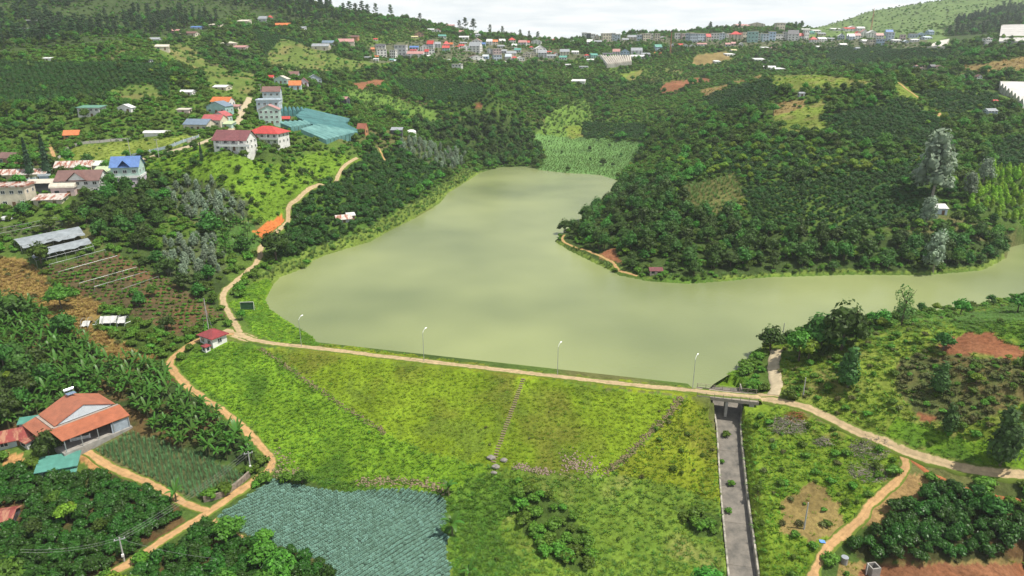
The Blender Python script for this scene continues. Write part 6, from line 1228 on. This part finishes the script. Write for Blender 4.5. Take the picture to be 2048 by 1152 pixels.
for ck, lst in GROW.items():
    if ck not in CN: continue
    cid = CN.index(ck); mk = infr & (ci == cid)
    if not mk.any(): continue
    xs, ys = GX.ravel()[mk], GY.ravel()[mk]
    for key, sp, lo, hi, share in lst:
        rd = ROWDIR.get(ck, PR.uniform(0, 3)); c_, s_ = math.cos(rd), math.sin(rd)
        ua, va = xs * c_ + ys * s_, -xs * s_ + ys * c_
        small = key in ('lush', 'yellow', 'deep', 'straw', 'reed', 'leek', 'cabbage')
        far = 330 if small and key not in ('reed',) else 1900
        if ck in ('ygrass', 'dry', 'grass', 'brightbush'): far = 700
        sv = sp * (2.1 if key == 'leek' else 1.6 if ck == 'rows' else 1.95 if ck in ('cabbage',) else 1)
        nu, nv = int((ua.max() - ua.min()) / sp) + 2, int((va.max() - va.min()) / sv) + 2
        if nu * nv > 900000: q_ = math.sqrt(nu * nv / 900000); sp *= q_; sv *= q_; nu = int(nu / q_); nv = int(nv / q_)
        uu, vv = np.meshgrid(ua.min() + np.arange(nu) * sp, va.min() + np.arange(nv) * sv)
        j_ = .06 if ck in ('cabbage', 'leek') else .14 if ck == 'rows' and key == 'shrub' else .22 if ck in ('coffee', 'coffeenear', 'lime') else .5
        uu = (uu + PR.uniform(-j_, j_, uu.shape) * sp).ravel(); vv = (vv + PR.uniform(-j_, j_, vv.shape) * sv).ravel()
        keep = PR.uniform(size=uu.shape) < share; uu, vv = uu[keep], vv[keep]
        x, y = uu * c_ - vv * s_, uu * s_ + vv * c_
        k = (y > 55) & (np.hypot(x, y) < far); x, y = x[k], y[k]
        z = Hq(x, y); k = cover(x, y, z) == cid; x, y, z = x[k], y[k], z[k]
        sc = PR.uniform(lo, hi, len(x)); hh = SPEC[key]['h'] * sc
        px, py = proj(x, y, z); k = (px > -60) & (px < 2108) & (py > -25) & (py < 1210) & seen(x, y, z + hh * .8)
        dd = (x - DA[0]) * DN[0] + (y - DA[1]) * DN[1]; tt = (x - DA[0]) * DT[0] + (y - DA[1]) * DT[1]
        k &= ~((np.abs(dd) < 2.6) & (tt > -2) & (tt < DL + 14))
        if not small: k &= ~((dd > -16) & (dd < 6) & (tt > 4) & (tt < DL + 2))
        k &= ~((sdist(lake, x, y) < .4))
        if key in ('leafy', 'dark', 'light', 'pine') and ck in ('mix', 'mix2', 'orchard2', 'orchard', 'grassy', 'pine', 'coffee'):   # woods grow in clumps with clearings between
            nn = vnoise(x, y, 42, 51) * .7 + vnoise(x, y, 14, 52) * .3; k &= PR.uniform(size=x.shape) > np.clip((nn - .46) / .16, 0, .97)
            if key == 'light': k &= vnoise(x, y, 30, 53) > .45
        cd_, _, cw_ = polyline_near(chan, x, y); k &= cd_ > cw_ + (.45 if small else .9)
        x, y, z, sc = x[k], y[k], z[k], sc[k]
        if not len(x): continue
        rad = {'leafy': 1.8, 'dark': 1.8, 'light': 1.4, 'silver': 1.2, 'pine': 2.0, 'coffee': .7, 'banana': .6}.get(key, .25)
        k = road_clear(x, y, rad * sc) & foot_clear(x, y, rad * sc * .8); x, y, z, sc = x[k], y[k], z[k], sc[k]
        SPEC[key]['place'].append((x, y, z, sc, np.full(len(x), cid)))
WHERE = dict(mix='on the wooded hillside', mix2='on the slope above the village houses', farmount='on the far mountain', pine='in the pine wood on the ridge', coffee='in the hillside coffee rows', grassy='on the grassy upper slope',
 grass='on the grass plot above the blue roof', brightbush='on the bright grassy slope below the villas', bush='in the bushy thicket', darktree='in the dense wood', silver='among the silver-leaved trees',
 bananafar='in the grove beside the lakeside road', orchard='in the lush orchard on the lake\'s left bank', reed='on the reedy left shore', marsh='in the marsh at the lake\'s head', marshbush='in the bright valley beyond the lake', ygrass='on the yellow-green plot',
 dry='on the dry brown plot', orchard2='on the orchard slope above the wooded point', maize='in the tall crop on the wooded point', lime='in the bright grove on the far right shore', shorebush='along the waterline of the wooded point', dryshade='on the straw-coloured field',
 veg='in the vegetable beds beside the white car', rows='in the red soil vegetable rows', banana='in the banana grove beside the orange track', leek='in the leek field by the farmhouse lane', coffeenear='in the dense coffee plot at the picture\'s bottom edge', cabbage='in the blue-green cabbage field',
 damgrass='on the grassy face of the dam', brightgrass='on the bright grass beside the dam', meadow='on the meadow below the dam', dgrass='in the deep green grass', ydam='on the yellow-green bank left of the spillway', rightgrass='on the rough grass right of the spillway', redscrub='on the red scrub right of the spillway',
 scrub='on the scrubby hill right of the bridge', scrubbrown='on the brown scrub below the red scar', dirt='on the bare ground by the rutted track', red='on the bare red soil', orange='on the orange cutting', town='among the houses of the far town', shorewood='in the shore trees right of the bridge')
LOOK = dict(coffee='dark glossy coffee bush', shrub='low green shrub', brownshrub='low brownish dry shrub', leafy='mid-green leafy tree', dark='dark dense-crowned tree', light='bright yellow-green tree', silver='pale silver-green feathery tree',
 pine='tall dark pine', lime='bright egg-shaped tree', banana='banana plant', cabbage='blue-green cabbage head', leek='upright leek plant', conifer='tall dark conifer', cypress='young dark conifer')
def where(ck, px, py):
    if ck == 'coffeenear': return 'in the coffee plot at the bottom right corner' if px > 1200 else 'in the bottom coffee plot beside the cabbages' if px > 400 or (py > 1090 and px > 300) else 'in the coffee plot left of the orange track' if px > 170 else 'in the coffee plot at the bottom left corner'
    if ck == 'darktree': return ('on the tip of the wooded point' if px < 1330 else 'in the middle of the wooded point' if px < 1650 else 'on the right half of the wooded point') if px > 1095 else 'in the dark wood on the far left shore' if px > 790 else 'behind the orange roofed farmhouse' if py > 680 else 'in the thicket below the village houses'
    if ck in ('mix', 'coffee'): return ('in the coffee rows ' if ck == 'coffee' else 'in the woods ') + ('high on the left hillside' if px < 330 else 'above the village street' if px < 640 else 'below the left far town' if px < 1060 else 'at the valley head' if px < 1330 else 'on the hill behind the wooded point' if py < 290 else 'above the right-hand shore')
    if ck == 'banana': return 'in the banana grove ' + ('at the left edge' if px < 150 else 'behind the farmhouse' if px < 290 else 'beside the orange track')
    if ck == 'bush': return 'in the thicket left of the pump house' if px < 600 and py > 500 else 'in the thicket below the blue roofed house' if px < 600 else 'in the bush clump beside the spillway' if px > 1300 else 'in the bush clump on the meadow below the dam'
    if ck == 'pine': return 'in the pine wood ' + ('on the right-hand ridge' if px > 1500 else 'at the top left corner' if px < 220 else 'left of the far town')
    if ck == 'scrub': return 'on the scrubby hill ' + ('along the lake' if py < 680 else 'beside the pale road' if px < 1750 else 'below the red scar')
    return WHERE[ck]
def rot_to(o, x, y, z, rz, s): o.location = (x, y, z); o.rotation_euler = (0, 0, rz); o.scale = (s, s, s)
def put(key, x, y, z, s, rz, var, label, group=None):
    """one plant as a thing of its own"""
    d = SPEC[key]; var %= len(d['cm'])
    if key == 'banana':
        r = empty('banana_plant', (x, y, z), rz, s); st = bpy.data.objects.new('stem', d['tm'][var]); link(st, r)
        for m_, a, sc in BPLANS[var]:
            l = bpy.data.objects.new('leaf', ban_meshes[m_]); l.location = (0, 0, 1.9); l.rotation_euler = (0, 0, a); l.scale = (sc,) * 3; link(l, r)
    elif len(d['parts']) == 1:
        r = link(bpy.data.objects.new(d['name'], d['cm'][var])); rot_to(r, x, y, z, rz, s)
    else:
        r = empty(d['name'], (x, y, z), rz, s); zr = (rz * 7.13) % 1; r.scale = (s * (.85 + .3 * ((rz * 3.7) % 1)), s * (.85 + .3 * ((rz * 5.3) % 1)), s * (.78 + .5 * zr) if group else s)
        link(bpy.data.objects.new(d['parts'][0], d['cm'][var]), r); link(bpy.data.objects.new(d['parts'][1], d['tm'][var]), r)
    tag(r, label, d['cat'], group); return r
def scatter_group(coll):
    ng = bpy.data.node_groups.new('grow_' + coll.name, 'GeometryNodeTree')
    ng.interface.new_socket('Geometry', in_out='INPUT', socket_type='NodeSocketGeometry'); ng.interface.new_socket('Geometry', in_out='OUTPUT', socket_type='NodeSocketGeometry')
    i = ng.nodes.new('NodeGroupInput'); o = ng.nodes.new('NodeGroupOutput'); p = ng.nodes.new('GeometryNodeInstanceOnPoints')
    c = ng.nodes.new('GeometryNodeCollectionInfo'); c.inputs['Collection'].default_value = coll; c.inputs['Separate Children'].default_value = True; c.inputs['Reset Children'].default_value = True
    def attr(nm, ty):
        a = ng.nodes.new('GeometryNodeInputNamedAttribute'); a.data_type = ty; a.inputs['Name'].default_value = nm; return a.outputs['Attribute']
    cb = ng.nodes.new('ShaderNodeCombineXYZ'); L_ = ng.links.new
    L_(i.outputs[0], p.inputs['Points']); L_(c.outputs[0], p.inputs['Instance']); p.inputs['Pick Instance'].default_value = True
    L_(attr('kind_i', 'INT'), p.inputs['Instance Index']); L_(attr('turn', 'FLOAT'), cb.inputs[2]); L_(cb.outputs[0], p.inputs['Rotation']); L_(attr('size', 'FLOAT_VECTOR'), p.inputs['Scale'])
    L_(p.outputs[0], o.inputs[0]); return ng
STUFF = dict(coffee=('coffee_plantation', 'rows of dark coffee bushes on the farther slopes', 'plantation'), shrub=('undergrowth', 'mass of low green shrubs over the hillsides', 'undergrowth'), brownshrub=('dry_undergrowth', 'mass of brownish scrub on the right-hand hill', 'undergrowth'),
 leafy=('woodland', 'mid-green woodland covering the farther hills', 'woodland'), dark=('dense_woodland', 'dark dense woodland on the farther slopes', 'woodland'), light=('bright_woodland', 'scattered bright yellow-green crowns on the far hills', 'woodland'),
 silver=('silver_woodland', 'farther pale silver-green wattle wood', 'woodland'), pine=('pine_forest', 'dark pine forest along the far ridge', 'forest'), lime=('bright_grove', 'farther egg-shaped bright trees in the grove', 'grove'), banana=('banana_grove', 'farther banana plants massed beside the road', 'grove'),
 cabbage=('cabbage_field', 'blue-green cabbage rows filling the field', 'cabbage field'), leek=('leek_field', 'green leek rows behind the stone wall', 'leek field'), reed=('reed_bed', 'pale green reeds fringing the lake and valley', 'reeds'),
 lush=('lush_grass', 'bright green grass tufts beside the dam', 'grass'), yellow=('yellow_grass', 'yellow-green grass tufts on the dam face', 'grass'), deep=('meadow_grass', 'deep green meadow grass below the dam', 'grass'), straw=('straw_grass', 'straw-coloured dry grass on the brown field', 'grass'))
N_IND = 300
def grow_all():
    for key, (nm, lab, cat) in STUFF.items():
        d = SPEC[key]
        if not d['place']: continue
        x, y, z, sc, cc = [np.concatenate(a) for a in zip(*d['place'])]
        rz = PR.uniform(0, 6.28, len(x)); var = PR.integers(0, len(d['cm']), len(x)); z = z - .05 * sc
        ind = np.zeros(len(x), bool)
        if key not in ('reed', 'lush', 'yellow', 'deep', 'straw'):
            px, py = proj(x, y, z + d['h'] * sc * .5); app = sc * d['h'] / np.hypot(np.hypot(x, y), CZ - z)
            app = np.where((px > 4) & (px < 2044) & (py > 4) & (py < 1148) & seen(x, y, z + d['h'] * sc * .35), app, 0)
            ind[np.argsort(-app)[:N_IND]] = True; ind &= app > 0; SZ = (sc[ind].min(), sc[ind].max())
            for i in np.nonzero(ind)[0]:
                w = where(CN[cc[i]], px[i], py[i]); lk = LOOK[key]; q3 = (sc[i] - SZ[0]) / (SZ[1] - SZ[0] + 1e-6); lk = ('small ' if q3 < .33 else 'large ' if q3 > .67 else '') + lk if key not in ('cabbage', 'leek') else lk
                put(key, x[i], y[i], z[i], sc[i], rz[i], int(var[i]), '%s %s' % (lk, w), '%s %s' % (lk.split(' with ')[0], w))
        r = ~ind
        if r.sum() == 0: continue
        me = bpy.data.meshes.new(nm); n = int(r.sum()); me.vertices.add(n); me.vertices.foreach_set('co', np.stack([x[r], y[r], z[r]], 1).astype(np.float32).ravel())
        for an, ty, val in (('turn', 'FLOAT', rz[r].astype(np.float32)), ('size', 'FLOAT_VECTOR', np.stack([sc[r] * PR.uniform(.82, 1.2, n), sc[r] * PR.uniform(.82, 1.2, n), sc[r] * PR.uniform(.72, 1.3, n)], 1).astype(np.float32)), ('kind_i', 'INT', var[r].astype(np.int32))):
            me.attributes.new(an, ty, 'POINT').data.foreach_set('vector' if ty == 'FLOAT_VECTOR' else 'value', val.ravel())
        o = link(bpy.data.objects.new(nm, me)); tag(o, lab, cat, kind='stuff')
        md = o.modifiers.new('grow', 'NODES'); md.node_group = scatter_group(d['coll'])
        print('PLANT', key, 'individuals', int(ind.sum()), 'mass', n)
grow_all()
# ------------------------------------------------------------------ single trees that stand out
HAND = [('dark', 1682, 700, 112, 'tallest dark rounded tree on the shore right of the bridge'), ('dark', 1640, 700, 82, 'dark dense tree just left of the tallest shore tree'), ('leafy', 1598, 722, 70, 'mid-green tree between the concrete road and the dark shore trees'), ('dark', 1540, 702, 60, 'dark bushy tree at the lake end of the concrete road'), ('light', 1615, 725, 48, 'small fresh green tree in front of the dark shore trees'),
 ('feather', 1802, 652, 84, 'airy pale green feathery tree standing up against the lake'), ('cypress', 1695, 775, 86, 'bushy dark conifer right of the pale concrete road'), ('cypress', 1876, 788, 68, 'slim dark conifer on the brown scrub below the red scar'), ('cypress', 1895, 868, 66, 'narrow dark conifer above the pale road bend'), ('cypress', 2000, 930, 125, 'biggest dark bushy conifer at the right edge'), ('dark', 1886, 700, 44, 'round dark bush at the left end of the red scar'), ('light', 1952, 768, 24, 'small bright bush on the brown scrub'), ('leafy', 2035, 625, 42, 'thin sapling on the grassy hilltop at the right edge'), ('dark', 1980, 1030, 52, 'leafy dark tree at the end of the red earth path'), ('leafy', 1760, 655, 42, 'leafy shore tree left of the feathery tree'), ('leafy', 1920, 632, 40, 'leafy tree on the shore right of the feathery tree'),
 ('conifer', 63, 360, 84, 'left one of the two tall dark conifers by the barn'), ('conifer', 97, 356, 86, 'right one of the two tall dark conifers by the barn'), ('conifer', 404, 322, 38, 'dark conifer at the bend of the village street'), ('silver', 1862, 402, 128, 'tall pale grey tree towering over the right-hand shore'), ('silver', 1851, 452, 56, 'silver-leaved tree left of the white roofed hut'), ('silver', 1866, 545, 78, 'leaning silver tree near the right-hand waterline'), ('silver', 1966, 366, 50, 'silver tree above the bright grove'), ('silver', 1938, 396, 52, 'silver tree at the left edge of the bright grove'), ('dark', 1595, 368, 36, 'round dark solitary tree in the orchard above the point'),
 ('dark', 98, 912, 62, 'dark tree between the tin sheds and the farm gate'), ('dark', 132, 676, 62, 'dark round tree left of the collapsed polytunnel'), ('leafy', 125, 622, 62, 'tree standing on the straw field'), ('dark', 30, 640, 66, 'dark tree at the left edge beside the straw field'), ('dark', 488, 506, 38, 'dark tree beside the lakeside road below the red cutting'), ('dark', 552, 520, 68, 'dark tree on the lake side of the road bend'), ('dark', 425, 478, 64, 'tall ivy-clad dark tree among the silver trees'), ('dark', 50, 432, 34, 'dark bushy tree hiding the cream house'), ('banana', 905, 1072, 56, 'lone banana clump at the right edge of the cabbages'), ('banana', 897, 992, 40, 'banana plant at the cabbage field\'s upper corner'), ('banana', 938, 1158, 36, 'banana plant cut by the bottom edge beside the cabbages'), ('banana', 353, 1004, 42, 'banana plant beside the farmhouse lane junction'), ('leafy', 462, 1085, 62, 'slender tree at the lower left corner of the cabbages'), ('leafy', 530, 1130, 62, 'olive green tree at the lower edge of the cabbages'), ('dark', 1206, 332, 18, 'lone round tree in the marsh at the lake head'), ('dark', 1025, 1000, 10, 'small dark bush at the edge of the meadow'), ('light', 135, 1045, 44, 'bright topped tree in the bottom left coffee plot'), ('dark', 70, 1075, 50, 'big dark tree in the bottom left coffee plot'), ('dark', 412, 1055, 30, 'dark bush at the orange track junction'), ('dark', 335, 660, 36, 'thin tree among the red soil rows'), ('dark', 280, 612, 34, 'tree at the upper end of the red soil rows')]
for i, (a, b_) in enumerate([(688, 34), (700, 30), (712, 34), (724, 30), (736, 36), (752, 34), (782, 34), (612, 16), (632, 14), (655, 20), (572, 12), (930, 44), (946, 42), (918, 40), (980, 56), (1005, 60), (1040, 68), (1058, 72), (1075, 74), (840, 34), (1420, 62), (1478, 62), (1590, 62), (1602, 60)]):
    HAND.append(('pine', a, b_, 26 if i < 13 else 18, '%s solitary pine from the left on the far skyline' % ORD[i]))
fm_ = crown([((math.cos(2.4 * i) * 1.5 * (.3 + .7 * ((i * 7) % 5) / 5), math.sin(2.4 * i) * 1.5 * (.3 + .7 * ((i * 7) % 5) / 5), 2.2 + 4.2 * i / 12), (.75, .75, .6)) for i in range(12)], 620, .17, .9, 0, -.9)
species('feather', 'feathery_tree', 'tree', MLEAF('feathery_leaf', (.14, .25, .06), .2, .02, .35), bark, [(*fm_, *trunk(5.8, .11, .2, 5, 1.3))], height=7)
CD_PY = proj(CD[:, 0], CD[:, 1], CD[:, 2])[1]
for a, b_, sc_, lb in WEEDS:
    t_ = (a, b_); q = U(a, b_, float(np.interp(b_, CD_PY, CD[:, 2]))); put('shrub', q[0], q[1], float(np.interp(b_, CD_PY, CD[:, 2])) - .1, sc_, a, 0, lb)
for i, (key, a, b_, hp, lb) in enumerate(HAND):
    q = ground(a, b_); sc_ = hp / pxm(q) / SPEC[key]['h'] * (1.0 if b_ < 400 else 1.06)
    put(key, q.x, q.y, q.z - .1, sc_, i * 1.3, i, lb)
# ------------------------------------------------------------------ haze
hz = MB(); hz.box(-4200, 4200, -150, 4200, -60, 330)
hm = bpy.data.materials.new('haze'); hm.use_nodes = True; t = hm.node_tree; t.nodes.clear()
pv = nd(t, 'ShaderNodeVolumePrincipled', i_Density=.0001, i_Anisotropy=.25); pv.inputs['Color'].default_value = (.86, .93, 1, 1)
ou = nd(t, 'ShaderNodeOutputMaterial'); t.links.new(pv.outputs[0], ou.inputs['Volume'])
tag(hz.build('haze', hm), 'pale summer haze over the valley', 'haze', kind='stuff')
